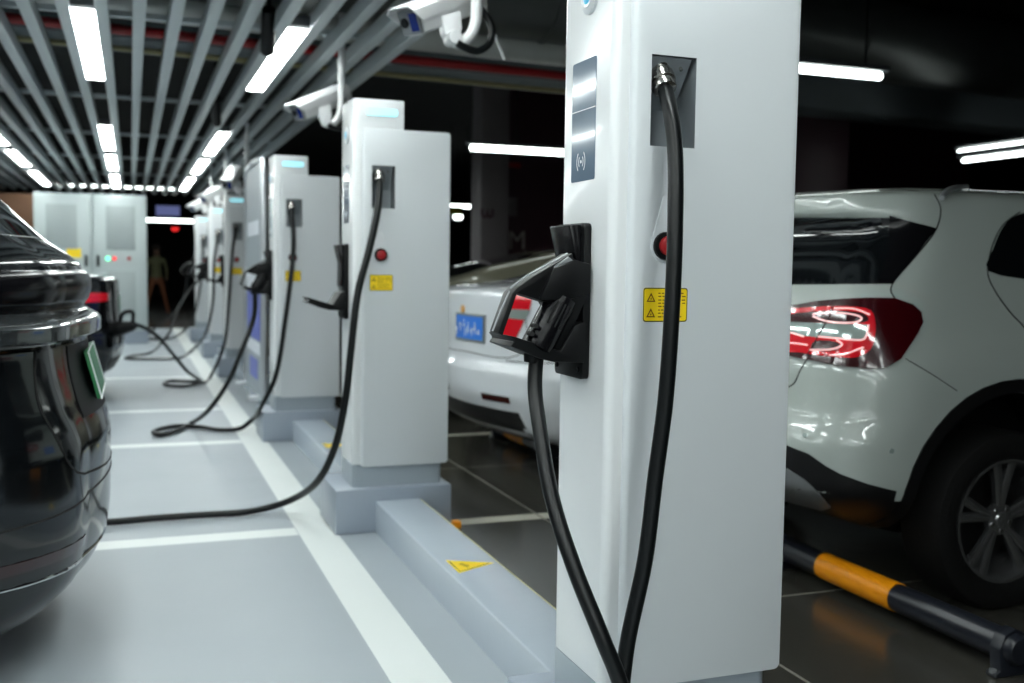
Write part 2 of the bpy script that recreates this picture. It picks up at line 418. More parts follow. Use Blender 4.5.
# ------------------------------------------------------------------ duct, pipe, beam, tube lights
dline = lambda x, y0: y0 - .42 + .085 * x
D = thing('ventilation_duct', (8, 8.2, 2.95), 'large round galvanised duct crossing above the parked cars', 'duct')
obj('duct_tube', cyl((-8.5, dline(-8.5, 7.7), 3.36), (20, dline(20, 7.7), 3.36), .36, seg=48), 'bigduct', D)
for x in [-6, -3, 0, 3, 6, 9, 12, 15]:
    obj('joint_band', cyl((x - .02, dline(x, 7.7), 3.36), (x + .02, dline(x + .04, 7.7), 3.36), .372, seg=48), 'bigduct', D)
tagp(obj('pipe', cyl((-8.5, dline(-8.5, 7.85), 2.98), (4.9, dline(4.9, 7.85), 2.98), .115, seg=28), 'duct'), 'grey pipe running alongside the big duct, above the red pipe', 'pipe')
tagp(obj('fire_pipe', cyl((-8.5, dline(-8.5, 8.12), 2.845), (4.8, dline(4.8, 8.12), 2.845), .034, seg=20), 'redpipe'), 'long red fire pipe running under the grey duct', 'pipe')
def skew(bm, y0):
    for v in bm.verts: v.co.y = dline(v.co.x, v.co.y)
    return bm
tagp(obj('beam', skew(box(-8.9, 20, 8.35, 8.9, 2.84, 3.9, .01), 0), 'beam'), 'grey concrete beam behind the red fire pipe', 'beam')
tagp(obj('conduit', cyl((-8.5, dline(-8.5, 8.6), 2.81), (4.8, dline(4.8, 8.6), 2.81), .02, seg=12), 'yellowpipe'), 'thin brownish conduit under the concrete beam', 'conduit')

def tube_lamp(p0, p1, label, rods=True, r=.032):
    p0, p1 = Vector(p0), Vector(p1); c = (p0 + p1) / 2
    T = thing('tube_lamp', (c.x, c.y, c.z), label, 'tube lamp', 'pendant tube lamps over the parking area')
    d = (p1 - p0).normalized()
    obj('tube', cyl(p0, p1, r, prof=[(0, r * .5), (.01, r), (.99, r), (1, r * .5)]), 'tube', T)
    n = Vector((-d.y, d.x, 0)) * .035
    up = Vector((0, 0, .03))
    bm = bmesh.new(); vs = []
    for e in (p0 - d * .04, p1 + d * .04):
        vs.append([bm.verts.new(e + q) for q in (up * .9 - n, up * .9 + n, up * 2 + n * .6, up * 2 - n * .6)])
    for k in range(4): bm.faces.new((vs[0][k], vs[0][(k + 1) % 4], vs[1][(k + 1) % 4], vs[1][k]))
    bm.faces.new(vs[0][::-1]); bm.faces.new(vs[1])
    obj('batten', bm, 'housing', T)
    if rods:
        for t in (.38, .9):
            q = p0 + (p1 - p0) * t
            obj('suspension_rod', cyl(q + up * 1.8, (q.x, q.y, 3.91), .006, seg=8), 'black', T)
    return T
tube_lamp((3.06, 9.5, 2.4), (4.3, 9.5, 2.4), 'bright tube lamp crossing between the two nearest chargers, above the silver car')
tube_lamp((5.4, 18.6, 2.4), (6.0, 18.6, 2.4), 'short distant tube lamp beside the second charger, left of the column')
tube_lamp((2.95, 5.0, 2.4), (4.13, 5.0, 2.4), 'bright tube lamp just right of the nearest charger, above the white car', r=.024)
tube_lamp((7.75, 8.15, 2.38), (7.75, 5.4, 2.38), 'long tube lamp at the far right, the lower of two', r=.022)
tube_lamp((7.5, 7.95, 2.44), (7.5, 5.4, 2.44), 'slim tube lamp at the far right, the upper of two', r=.013)
tube_lamp((.3, 33, 2.55), (1.8, 33, 2.55), 'distant tube lamp beside the cabinet top in the dark passage', r=.05)
def bulb(x, y, Z, r, label, m='tube'):
    p = atZ(x, y, Z); T = thing('round_lamp', (p.x, p.y, p.z), label, 'lamp')
    obj('globe', cyl(p - Vector((0, 0, r * .6)), p + Vector((0, 0, r * .4)), r, prof=[(0, r * .4), (.15, r * .8), (.5, r), (1, r)]), m, T)
    obj('stem', cyl(p, (p.x, p.y, 3.91), .01, seg=8), 'black', T)
bulb(458, 217, 2.4, .1, 'small round distant lamp below the short tube lamp')
bulb(476, 226, 2.2, .1, 'small round distant lamp just left of the grey column')
bulb(175, 229, 2.3, .1, 'small red round signal lamp in the dark passage', 'red_led')
g = atY(455.5, 211, 18)
tagp(obj('hanging_sign', box(g.x - .12, g.x + .12, 18, 18.03, g.z - .06, g.z + .08, .004), mat('yellow_green_sign', s2l(150, 150, 20), .5)), 'small yellow green sign under the short distant tube lamp', 'sign')
g = atZ(167, 211, 2.75)
tagp(obj('hanging_sign', box(g.x - .3, g.x + .35, g.y, g.y + .04, 2.62, 2.9, .01), mat('pale_blue_sign', s2l(130, 140, 200), .5, emit=s2l(130, 140, 200), estr=.4)), 'blurred pale blue sign above the distant tube lamp', 'sign')

# ------------------------------------------------------------------ charging stations
YF = 2.02
G_ST = 'white charging stations in the row'
def ring_pts(cx, cz, r, n=24): return [(cx + r * math.cos(2 * PI * i / n), cz + r * math.sin(2 * PI * i / n)) for i in range(n)]
def flat_on_y(polys, y, t): # polygons (x,z) as thin prisms in front of plane y
    bm = bmesh.new()
    for p in polys: prism(p, 'y', y - t, y, bm)
    return bm
def rrect(x0, x1, z0, z1, r, n=4):
    out = []
    for cx, cz, a0 in ((x1 - r, z1 - r, 0), (x0 + r, z1 - r, PI / 2), (x0 + r, z0 + r, PI), (x1 - r, z0 + r, 3 * PI / 2)):
        for i in range(n + 1): a = a0 + PI / 2 * i / n; out.append((cx + r * math.cos(a), cz + r * math.sin(a)))
    return out
def strip2d(pts, w):
    """closed outline of a polyline with width w (2D)"""
    L, Rr = [], []
    for i, p in enumerate(pts):
        a = pts[max(i - 1, 0)]; b = pts[min(i + 1, len(pts) - 1)]
        dx, dz = b[0] - a[0], b[1] - a[1]; l = math.hypot(dx, dz) or 1
        nx, nz = -dz / l * w / 2, dx / l * w / 2
        L.append((p[0] + nx, p[1] + nz)); Rr.append((p[0] - nx, p[1] - nz))
    return L + Rr[::-1]

S = thing('charging_station', (1.2, YF, 0), 'nearest white charging station, with a round light above its narrow side display', 'charging station', G_ST)
XL, XB0, XB1 = 0.975, 1.013, 1.438
obj('plinth', box(.89, 1.45, YF - .03, YF + .39, 0, .21, .008), 'plinth', S)
# column: rounded front-left and back-left vertical edges
colm = boxedge(XL, 1.215, YF + .012, YF + .29, .317, 2.02, lambda m_, d: abs(d.z) > .9 and m_.x < 1.0, .02, 6, .004)
link_mesh('column', applied(colm, [box(1.018, 1.3, YF - .1, YF + .105, .2, 1.883)], ['white_gloss', 'white_gloss']), 'white_gloss', S, 30)
# box skirt
obj('skirt', boxedge(XL + .002, 1.412, YF + .016, YF + .3, .208, .3155, lambda m_, d: abs(d.z) > .9, .022, 5), 'skirt', S)
# cabinet with recess
cab = boxedge(XB0, XB1, YF, YF + .33, .308, 1.885, lambda m_, d: (abs(d.y) > .9) or (abs(d.z) > .9 and (m_.y > YF + .2 or m_.x < 1.1)), .016, 5, .003)
rx0, rx1, rz0, rz1 = 1.06, 1.170, 1.520, 1.716
cutb = box(rx0, rx1, YF - .05, YF + .085, rz0, rz1)
me = applied(cab, [cutb], ['white', 'recess'])
for p in me.polygons:
    c = p.center
    p.material_index = 1 if (rx0 - .002 < c.x < rx1 + .002 and rz0 - .002 < c.z < rz1 + .002 and YF + .002 < c.y < YF + .15) else 0
link_mesh('cabinet', me, 'white', S, 30)
# recess interior: sloping gland plate
pl = prism([(YF + .004, rz1 - .004), (YF + .0845, rz1 - .105), (YF + .0845, rz1 - .002), (YF + .006, rz1 - .002)], 'x', rx0 + .001, rx1 - .010)
gp = obj('gland_plate', pl, 'recess', S)
gc = Vector((1.096, YF + .032, 1.684)); gd = Vector((0, -.55, -.83)).normalized()
bm = cyl(gc - gd * .01, gc + gd * .05, .03, prof=[(0, .029), (.1, .029), (.12, .026), (.3, .026), (.32, .03), (.62, .03), (.64, .026), (.75, .028), (.97, .0265), (1, .022)], seg=12)
obj('cable_gland', bm, 'steel', S)
for sx in (.022, .08):
    obj('screw', cyl((rx0 + sx, YF + .02, rz1 - .018), (rx0 + sx, YF + .014, rz1 - .026), .004, seg=10), 'steel', gp)
# stop button with teardrop plate
bx, bz = 1.103, 1.304
tear = []
for i in range(25):
    a = math.radians(-205 + 230 * i / 24); tear.append((bx + .036 * math.cos(a), bz + .036 * math.sin(a) * 1.0))
tear.append((bx + .008, bz + .108)); tear.append((bx - .008, bz + .108))
td = obj('button_plate', prism(tear, 'y', YF - .0025, YF + .001, bev=.0008), 'white', S)
obj('button_ring', cyl((bx, YF - .012, bz), (bx, YF, bz), .031, prof=[(0, .027), (.15, .0305), (1, .031)]), 'black', td)
obj('button_cap', cyl((bx, YF - .022, bz), (bx, YF - .01, bz), .02, prof=[(0, .017), (.2, .0205), (1, .021)]), 'redbtn', td)
# warning label
lx0, lx1, lz0, lz1 = 1.052, 1.162, 1.137, 1.212
lb = obj('warning_label', flat_on_y([rrect(lx0, lx1, lz0, lz1, .006)], YF, .0008), 'yellow', S)
tagp(lb, 'yellow warning label with two hazard triangles')
def ringpoly(outer, inner, bm, y, t):
    n = len(outer)
    A = [bm.verts.new((p[0], y - t, p[1])) for p in outer]; B = [bm.verts.new((p[0], y - t, p[1])) for p in inner]
    for i in range(n): bm.faces.new((A[i], A[(i + 1) % n], B[(i + 1) % n], B[i]))
bm = bmesh.new()
ringpoly(rrect(lx0, lx1, lz0, lz1, .006), rrect(lx0 + .0022, lx1 - .0022, lz0 + .0022, lz1 - .0022, .005), bm, YF - .0008, .0002)
obj('label_border', bm, 'darkink', lb)
bm = bmesh.new()
for cz in (1.188, 1.154):
    cx = lx0 + .019
    ringpoly([(cx - .011, cz - .007), (cx + .011, cz - .007), (cx, cz + .013)], [(cx - .0068, cz - .0045), (cx + .0068, cz - .0045), (cx, cz + .0075)], bm, YF - .0008, .0002)
    prism([(cx + .0012, cz + .003), (cx - .002, cz - .001), (cx - .0002, cz - .001), (cx - .001, cz - .0042), (cx + .0025, cz + .0004), (cx + .0004, cz + .0004)], 'y', YF - .0011, YF - .0008, bm)
obj('hazard_triangles', bm, 'brownink', lb)
bm = bmesh.new(); rr_ = random.Random(3)
for j, z in enumerate((1.2, 1.193, 1.185, 1.178, 1.171, 1.163, 1.156, 1.148)):
    x = lx0 + .037
    while x < lx1 - .012:
        w = rr_.uniform(.004, .009)
        if rr_.random() < .75 or x < lx0 + .06: prism([(x, z - .0011), (x + w, z - .0011), (x + w, z + .0011), (x, z + .0011)], 'y', YF - .001, YF - .0008, bm)
        x += w + .003
obj('fine_print', bm, 'brownink', lb)
# light strip on column front
obj('light_strip', prism(rrect(1.035, 1.182, 1.945, 1.977, .012), 'y', YF + .008, YF + .014), 'cyan', S)
# side display (X face)
def onx_poly(pts, x, t, bm=None): return prism(pts, 'x', x - t, x, bm)
dy0, dy1 = YF + .098, YF + .228
dsp = obj('side_display', onx_poly(rrect(dy0, dy1, 1.452, 1.725, .006), XL, .0012), 'screen', S)
tagp(dsp, 'narrow dark blue glass display with a contactless card symbol')
bm = bmesh.new(); cy, cz = dy0 + .075, 1.497
for rr, sgn in ((.013, 1), (.024, 1), (.013, -1), (.024, -1)):
    arc = [(cy + sgn * rr * .95 * math.cos(math.radians(a)), cz + rr * 1.1 * math.sin(math.radians(a))) for a in range(-48, 49, 12)]
    onx_poly(strip2d(arc, .0026), XL - .0012, .0003, bm)
onx_poly(ring_pts(cy, cz, .004, 12), XL - .0012, .0003, bm)
obj('contactless_symbol', bm, 'whiteink', dsp)
obj('painted_reflection', onx_poly([(dy0 + .001, 1.612), (dy1 - .001, 1.612), (dy1 - .001, 1.6145), (dy0 + .001, 1.6145)], XL - .0012, .0002), 'whiteink', dsp)  # lamp reflection drawn as a thin white line on the glass
# round light
by, bz2 = YF + .135, 1.862
lg = obj('round_light', cyl((XL, by, bz2), (XL - .010, by, bz2), .04, prof=[(0, .041), (.7, .041), (1, .036)], seg=32), 'white', S)
obj('light_ring', cyl((XL - .0098, by, bz2), (XL - .0115, by, bz2), .03, prof=[(0, .027), (1, .026)], seg=32), 'alu', lg)
obj('light_centre', cyl((XL - .0112, by, bz2), (XL - .0125, by, bz2), .02, prof=[(0, .02), (1, .018)], seg=32), 'cyanpaint', lg)
# gun holder
H = obj('gun_holder', boxedge(XL - .018, XL, YF + .108, YF + .27, 1.0, 1.355, lambda m_, d: abs(d.x) > .9, .012, 3, .002), 'black', S)
px = lambda x, y, Y: (lambda p: (p.x, p.z))(atY(x, y, Y))
YG = YF + .104; YGB = YF + .165; YH = YF + .095; YHB = YF + .245
hood = prism([(XL - .016, 1.352), px(549, 226.5, YHB), px(556, 262, YHB), (XL - .03, 1.16), (XL - .016, 1.12)], 'y', YF + .125, YHB, bev=.004)
obj('hood', hood, 'black_gloss', H)
tray_pts = [px(488, 331.5, YHB), px(491, 332, YHB), px(520, 341, YHB), px(553, 348.5, YH), px(561, 351, YH), px(575.5, 325, YH), (XL - .016, px(575, 322, YH)[1]), (XL - .016, px(580, 363, YH)[1]), px(553, 362, YH), px(541, 358.8, YH), px(510.7, 346.5, YH), px(492, 337, YHB)]
bm = prism(tray_pts, 'y', YH, YHB, bev=.003)
obj('tray', bm, 'black', H)
for z in (1.33, 1.022):
    for y in (YF + .128, YF + .25): obj('screw', cyl((XL - .018, y, z), (XL - .022, y, z), .006, seg=12), 'black_gloss', H)

st_specs = [((0 - .012, 4.73 - YF), 'second nearest charging station, tall white box with an empty black gun holder'),
            ((-.03, 7.40 - YF), 'third charging station back, beside the framed glass board'),
            ((.0, 11.85 - YF), 'first charging station beyond the framed glass board, white with yellow label'),
            ((.0, 14.35 - YF), 'second charging station beyond the framed glass board, blurred with cyan top light'),
            ((.0, 17.4 - YF), 'farthest charging station of the row, near the big cabinet')]
stations = [S]
for (dx, dy), lab in st_specs:
    c = copy_tree(S); c.location = (1.2 + dx, YF + dy, 0); retag(c, lab); stations.append(c)

# kerbs between plinths
kerb0 = None
pl_y = [st.location.y for st in stations]
def kerb(y0, y1, label):
    K = thing('kerb', (1.175, (y0 + y1) / 2, 0), label, 'kerb', 'low grey kerbs between the station plinths')
    obj('kerb_block', boxedge(1.067, 1.282, y0, y1, 0, .149, lambda m_, d: abs(d.y) > .9 and m_.z > .1, .006, 3), 'bench', K)
    obj('edge_line', box(1.282, 1.287, y0, y1, .0, .146), 'kerbline', K)
    yc = (y0 + y1) / 2 + .02
    if y0 < 6:
        t = obj('warning_triangle', prism([(1.100, yc + .085), (1.100, yc - .085), (1.262, yc)][::-1], 'z', .149, .1498), 'yellow', K)
        obj('triangle_edge', prism(strip2d([(1.108, yc + .07), (1.108, yc - .07), (1.245, yc)], .006), 'z', .1498, .15), 'darkink', t)
        obj('triangle_mark', prism([(1.13, yc + .02), (1.15, yc - .03), (1.165, yc - .005), (1.145, yc + .035)], 'z', .1498, .15), mat('ochre_ink', s2l(190, 160, 20), .5), t)
    return K
kl = ['low grey kerb with a yellow triangle sticker, between the two nearest stations', 'low grey kerb with a small yellow sticker, between second and third stations', 'plain low grey kerb beneath the framed glass board', 'low grey kerb between the two blurred stations beyond the board', 'farthest low grey kerb near the big cabinet']
for i in range(5):
    kerb(pl_y[i] + .39, pl_y[i + 1] - .03, kl[i])
tagp(obj('corner_guard', box(1.437, 1.475, pl_y[1] - .08, pl_y[1] - .032, 0, .035, .006), 'baryellow'), 'small yellow corner guard at foot of second plinth', 'guard')

# ------------------------------------------------------------------ charging gun (with cable)
def make_gun(parent):
    """handle with D-shaped loop, in holder of the nearest station, world coordinates"""
    y0, y1 = YG, YGB
    X = XL
    outer = [px(489, 331.5, YGB), px(503, 292, YGB), px(508, 287, YGB), px(523, 276, YGB), px(562, 253, YGB), px(574, 259, YG), px(588, 264, YG), px(588, 296, YG), px(566, 345, YG), px(556, 352, YG), px(520, 346, YG)]
    hole = [px(517, 293, YG), px(538, 301.5, YGB), px(540, 305, YGB), px(522, 339, YGB), px(514, 344, YG), px(502, 337, YG)]
    body = prism(outer, 'y', y0, y1, bev=.004)
    cut = prism(hole, 'y', y0 - .03, y1 + .03)
    me = applied(body, [cut], ['black', 'black'])
    G = link_mesh('charging_gun', me, 'black', parent, 30)
    # raised silver edge strips
    def edge(pts, w, m, name):
        P = [Vector((px(*p, YG)[0], 0, px(*p, YG)[1])) for p in pts]
        bm = bmesh.new()
        for yy in (y0 - .003,):
            tube([(p.x, yy, p.z) for p in P], w, bm, seg=8, smooth=3)
        return obj(name, bm, m, G)
    edge([(510, 288), (524, 277.5), (567, 253.5)], .0022, 'skid', 'top_edge_trim')
    edge([(509, 291), (492, 331)], .0022, 'skid', 'front_edge_trim')
    # silver facet
    fac = [px(553, 267, YG), px(568, 256.5, YG), px(572.5, 260.5, YG), px(556, 271.5, YG)]
    obj('silver_facet', prism(fac, 'y', y0 - .004, y0 + .004, bev=.001), 'skid', G)
    # side shell (raised dark slab) from hinge to grip
    shell = [px(552, 268, YG), px(573, 260, YG), px(589, 264, YG), px(589, 294, YG), px(566, 300, YG), px(538, 300, YG)]
    obj('side_shell', prism(shell, 'y', y0 - .012, y0 + .01, bev=.004), 'black', G)
    # grip cylinder with ridges
    a = atY(566, 298, YG); b = atY(540, 350, YG); a.y = b.y = (y0 + y1) / 2 - .012
    ax = (b - a)
    pr = [(0, .034), (.25, .036), (.85, .036), (.97, .034), (1, .028)]
    gr = obj('grip', cyl(a, b, .03, prof=pr, seg=32), 'black_gloss', G)
    bm = bmesh.new(); T = ax.normalized(); side = Vector((-T.z, 0, T.x))
    for k in range(-2, 3):
        o_ = Vector((0, -.0345, 0)) + side * (.009 * k) + Vector((0, abs(k) * .0018, 0))
        tube([a + ax * .12 + o_, a + ax * .55 + o_], .0026, bm, seg=8, smooth=0)
    obj('grip_ridges', bm, 'black', gr)
    for q in ((534, 325.5), (530, 333.5)):
        c = atY(q[0], q[1], y0 - .004); obj('screw', cyl(c + Vector((0, .01, 0)), c - Vector((0, .014, 0)), .0055, seg=12), 'gap', G)
    # cable collar
    c0_, c1_ = atY(539, 348, YG), atY(536, 364, YG); c0_.y = c1_.y = (y0 + y1) / 2
    obj('strain_relief', cyl(c0_, c1_, .027, prof=[(0, .022), (.6, .020), (1, .0165)]), 'black', G)
    return G

def make_cable(path, loc, label, r=.0168, gun=None):
    T = thing('charging_cable', loc, label, 'charging cable', 'thick black charging cables')
    obj('sheath', tube(path, r, seg=16, smooth=10), 'rubber', T)
    return T

gx = gc + gd * .045
# nearest: out of the gland, down, loop on floor, up to the gun in the holder
p1 = [gc + gd * .02, gc + gd * .045] + [atY(x, y, Y) for x, y, Y in ((671, 115, 1.965), (675, 150, 1.94), (675.5, 210, 1.91), (672.5, 300, 1.89), (665.5, 400, 1.885), (655, 480, 1.885), (645, 560, 1.89), (628, 640, 1.895))]
p1 += [Vector((.93, 1.87, .30)), Vector((.84, 1.85, .12)), Vector((.72, 1.82, .022)), Vector((.60, 1.72, .021)), Vector((.62, 1.60, .021)), Vector((.74, 1.56, .03)), Vector((.90, 1.62, .12))]
yb = (YG + YGB) / 2
p1 += [atY(x, y, Y) for x, y, Y in ((622, 690, 1.80), (603, 640, 1.83), (575, 570, 1.90), (552.5, 500, 1.99), (540, 430, 2.08), (535, 390, 2.14))] + [atY(536, 362, yb), atY(538, 350, yb)]
C1 = make_cable(p1, (.9, 1.9, 0), 'thick black cable hanging in front of the nearest charging station, its gun holstered')
make_gun(C1)

def side_gun(parent, dloc):
    g_ = [c for c in C1.children if c.name.startswith('charging_gun')][0]
    c = copy_tree(g_, parent)
    # children keep coordinates relative to C1's location; shift
    c.location = Vector(dloc) + C1.location - parent.location
    return c

# second: to the black car
o2 = stations[1].location - S.location
g2 = gc + o2
p2 = [g2 + gd * .02, g2 + gd * .045] + [atY(x, y, Y) for x, y, Y in ((377.5, 210, 4.665), (369, 250, 4.64), (358, 292, 4.63), (351, 350, 4.62), (346, 395, 4.63), (337, 440, 4.66), (322, 475, 4.75))]
p2 += [atZ(293, 499, .09), atZ(270, 507, .035)] + [atZ(x, y, .022) for x, y in ((245, 512), (200, 515), (150, 518.5), (108, 522))] + [Vector((-.35, 5.2, .025)), Vector((-.62, 5.12, .12)), Vector((-.75, 5.05, .45)), Vector((-.72, 4.98, .74)), Vector((-.70, 4.92, .80))]
C2 = make_cable(p2, (.5, 4.9, 0), 'black cable running from second station across the floor behind the near black car')
gb = obj('charging_gun', cyl((-.70, 4.94, .78), (-.70, 4.80, .84), .04, prof=[(0, .028), (.2, .036), (.7, .04), (1, .038)]), 'black', C2)
obj('gun_grip', tube([(-.70, 4.98, .72), (-.70, 5.03, .8), (-.7, 4.98, .9), (-.7, 4.86, .92)], .016, smooth=4), 'black', gb)

# third: loop on floor, gun holstered
o3 = stations[2].location - S.location
g3 = gc + o3
gb3 = Vector(atY(537, 358, yb)) + o3
p3 = [g3 + gd * .02, g3 + gd * .045] + [atY(x, y, Y) for x, y, Y in ((293.5, 245, 7.33), (285, 322, 7.28), (275, 378, 7.28), (262, 405, 7.35))]
p3 += [atZ(252, 420, .1), atZ(240, 428.5, .03)] + [atZ(x, y, .022) for x, y in ((222, 430), (200, 427), (178, 426), (160, 429), (153.5, 432.5), (160, 435), (176, 431), (190, 424))]
p3 += [atY(x, y, Y) for x, y, Y in ((212, 406, 7.6), (228, 382, 7.55), (242, 350, 7.55), (254, 316, 7.57))] + [gb3]
C3 = make_cable(p3, (.5, 7.8, 0), 'black cable of the third station, looped on the floor, gun holstered')
side_gun(C3, o3)

# fourth: plugged into the far black car
o4 = stations[3].location - S.location
g4 = gc + o4
p4 = [g4 + gd * .02, g4 + gd * .06] + [atY(x, y, Y) for x, y, Y in ((232.5, 250, 11.75), (229, 300, 11.7), (224, 345, 11.6))]
p4 += [atZ(x, y, .03) for x, y in ((211, 376), (200, 383), (182, 386.5), (168, 385.5), (164, 383.5), (172, 381), (190, 381.5), (199, 381))]
p4 += [atY(x, y, Y) for x, y, Y in ((187, 371, 10.6), (172, 353, 10.2), (157, 336, 9.9), (144, 327.5, 9.75), (134, 324, 9.7))]
C4 = make_cable(p4, (.5, 11, 0), 'black cable from fourth station plugged into the black car with the red tail lamp')
a = atY(136, 325, 9.72); b = atY(112, 330, 9.85)
gb = obj('charging_gun', cyl(a, b, .06, prof=[(0, .03), (.15, .045), (.5, .06), (.9, .07), (1, .065)], seg=16), 'black', C4)
a2, b2, c2, d2 = atY(120, 322, 9.75), atY(123, 313.5, 9.75), atY(132.5, 312, 9.7), atY(133, 322, 9.7)
obj('gun_handle', tube([a2, b2, c2, d2], .018, smooth=3), 'black', gb)

# fifth and sixth
o5 = stations[4].location - S.location
g5 = gc + o5; e5 = Vector(atY(537, 358, yb)) + o5
p5 = [g5 + gd * .02, g5 + gd * .06] + [atY(x, y, Y) for x, y, Y in ((214, 262, 14.18), (213, 300, 14.15), (207, 330, 14.1))]
p5 += [atZ(x, y, .03) for x, y in ((190, 352), (172, 358.5), (140, 359), (126, 358.5), (132, 356), (150, 353))] + [atY(x, y, Y) for x, y, Y in ((164, 340, 13.9), (172, 328, 14.1), (180, 305, 14.3))] + [e5]
C5 = make_cable(p5, (.4, 14, 0), 'thin looking black cable looped on the floor at the fifth station')
side_gun(C5, o5)
o6 = stations[5].location - S.location
g6 = gc + o6; e6 = Vector(atY(537, 358, yb)) + o6
p6 = [g6 + gd * .02, g6 + gd * .06] + [g6 + Vector(v) for v in ((-.02, -.12, -.35), (-.06, -.13, -.8), (-.2, -.2, -1.35), (-.45, -.2, -1.6), (-.8, 0, -1.64), (-.9, .2, -1.64), (-.75, .3, -1.5))] + [e6 + Vector((-.1, .02, -.45)), e6]
C6 = make_cable(p6, (.6, 17.1, 0), 'farthest black cable hanging beside the last station near the cabinet')
side_gun(C6, o6)

# ------------------------------------------------------------------ CCTV cameras on J arms
def make_cctv():
    """built at local origin: arm root above at z, body centre near (0,0,0); looks along -X"""
    T = thing('security_camera', (0, 0, 0), 'x', 'security camera', 'white security cameras on poles')
    L = .50
    BR = Matrix.Rotation(math.radians(33), 3, 'Z') @ Matrix.Rotation(math.radians(-24), 3, 'Y')
    def xf(bm):
        for v in bm.verts: v.co = BR @ v.co
        return bm
    # housing: octagonal section along X (front at -X)
    sec = [(-.055, -.05), (-.062, -.01), (-.062, .035), (-.045, .055), (.045, .055), (.062, .035), (.062, -.01), (.055, -.05), (.03, -.062), (-.03, -.062)]
    h = prism(sec, 'x', -L / 2 + .03, L / 2, bev=.003)
    obj('housing', xf(h), 'camwhite', T)
    # front bezel & window
    fb = prism([(-.052, -.052), (-.056, .05), (.056, .05), (.052, -.052)], 'x', -L / 2 + .012, -L / 2 + .032, bev=.003)
    f = obj('front_bezel', xf(fb), 'skid', T)
    fw = prism([(-.046, -.04), (-.046, .036), (-.006, .036), (-.006, -.04)], 'x', -L / 2 + .008, -L / 2 + .014)
    obj('window', xf(fw), 'camglass', f)
    ln = cyl((-L / 2 + .004, .026, .0), (-L / 2 + .014, .026, .0), .022, prof=[(0, .018), (.6, .022), (1, .022)])
    obj('lens', xf(ln), 'carglass', f)
    # sunshield: thick shell over the top, overhanging the front
    ss = [(-.072, .0), (-.075, .05), (-.055, .072), (.055, .072), (.075, .05), (.072, .0), (.068, .0), (.070, .047), (.053, .066), (-.053, .066), (-.070, .047), (-.068, .0)]
    s_ = prism(ss, 'x', -L / 2 - .03, L / 2 - .03)
    for v in s_.verts:
        if v.co.z < .02 and v.co.x < 0: v.co.x += .05
    obj('sunshield', xf(s_), 'camwhite', T)
    # joint under body
    yk = -.10
    obj('bracket', prism([(-.035, -.05), (.05, -.02), (.06, -.09), (.045, -.15), (.01, -.165), (-.02, -.12)], 'y', yk + .0, yk + .07, bev=.006), 'camwhite', T)
    arm = [(.012, yk, -.150), (.04, yk, -.160), (.075, yk, -.145), (.105, yk, -.105), (.12, yk, -.05), (.124, yk, .03), (.125, yk, .3), (.125, yk, .60)]
    obj('pole_arm', tube(arm, .025, seg=16, smooth=6), 'camwhite', T)
    obj('swivel', cyl((.02, yk + .06, -.14), (.02, yk - .035, -.14), .03, prof=[(0, .028), (.1, .032), (.9, .032), (1, .028)]), 'camwhite', T)
    obj('black_lead', tube([(.155, yk + .08, .03), (.165, yk + .05, .0), (.19, yk + .02, -.05), (.195, yk, -.10), (.175, yk - .01, -.155), (.12, yk - .02, -.19), (.06, yk - .025, -.18), (.025, yk - .03, -.165)], .017, smooth=6), 'rubber', T)
    obj('tie_rod', cyl((.185, yk + .08, .03), (.275, yk + .06, -.20), .007, seg=8), 'camwhite', T)
    return T
CC = make_cctv()
def place_cctv(T, px_, py_, Y, label):
    p = atY(px_, py_, Y); T.location = p; retag(T, label)
cams = [(443, 10, 4.45, 'nearest security camera, big white housing with a blue window and black lead'),
        (321, 103, 7.3, 'second white security camera, left of the second charging station top'),
        (232, 178, 11.7, 'third white security camera, over the first station beyond the framed board'),
        (216, 193, 14.8, 'fourth white security camera, small and blurred above the row'),
        (203, 203, 17.6, 'farthest white security camera, smallest above the row')]
rest = [copy_tree(CC) for _ in range(4)]
for T, c in zip([CC] + rest, cams): place_cctv(T, *c)
rest[1].rotation_euler.z = math.radians(38)

# ------------------------------------------------------------------ framed board
B = thing('information_board', (1.0, 9.3, 0), 'tall framed glass board with blue print standing between third and fourth stations', 'board')
y0, y1, z0, z1 = 8.5, 9.75, .16, 2.1
fr = [(1.0, y0, z0), (1.0, y0, z1 - .12), (1.0, y0 + .04, z1 - .03), (1.0, y0 + .14, z1), (1.0, y1 - .14, z1), (1.0, y1 - .04, z1 - .03), (1.0, y1, z1 - .12), (1.0, y1, z0)]
obj('frame', tube(fr, .028, smooth=3), 'alu', B)
pn = obj('panel', box(.99, 1.01, y0 + .02, y1 - .02, z0, z1 - .02), 'boardglass', B)
obj('blue_print', box(.986, .99, y0 + .15, y1 - .15, .62, 1.02), 'boardblue', pn)
obj('blue_square', box(.986, .99, y0 + .35, y0 + .9, .28, .45), 'boardblue', pn)
obj('white_print', box(.986, .99, y0 + .12, y1 - .12, 1.05, 1.2), 'boardwhite', pn)
obj('white_print', box(.986, .99, y0 + .12, y1 - .12, .5, .6), 'boardwhite', pn)
obj('white_print', box(.986, .99, y0 + .2, y1 - .2, 1.5, 1.62), 'boardwhite', pn)
for y in (y0 + .05, y1 - .05): obj('foot', box(.88, 1.12, y - .03, y + .03, .149, .185, .005), 'alu', B)

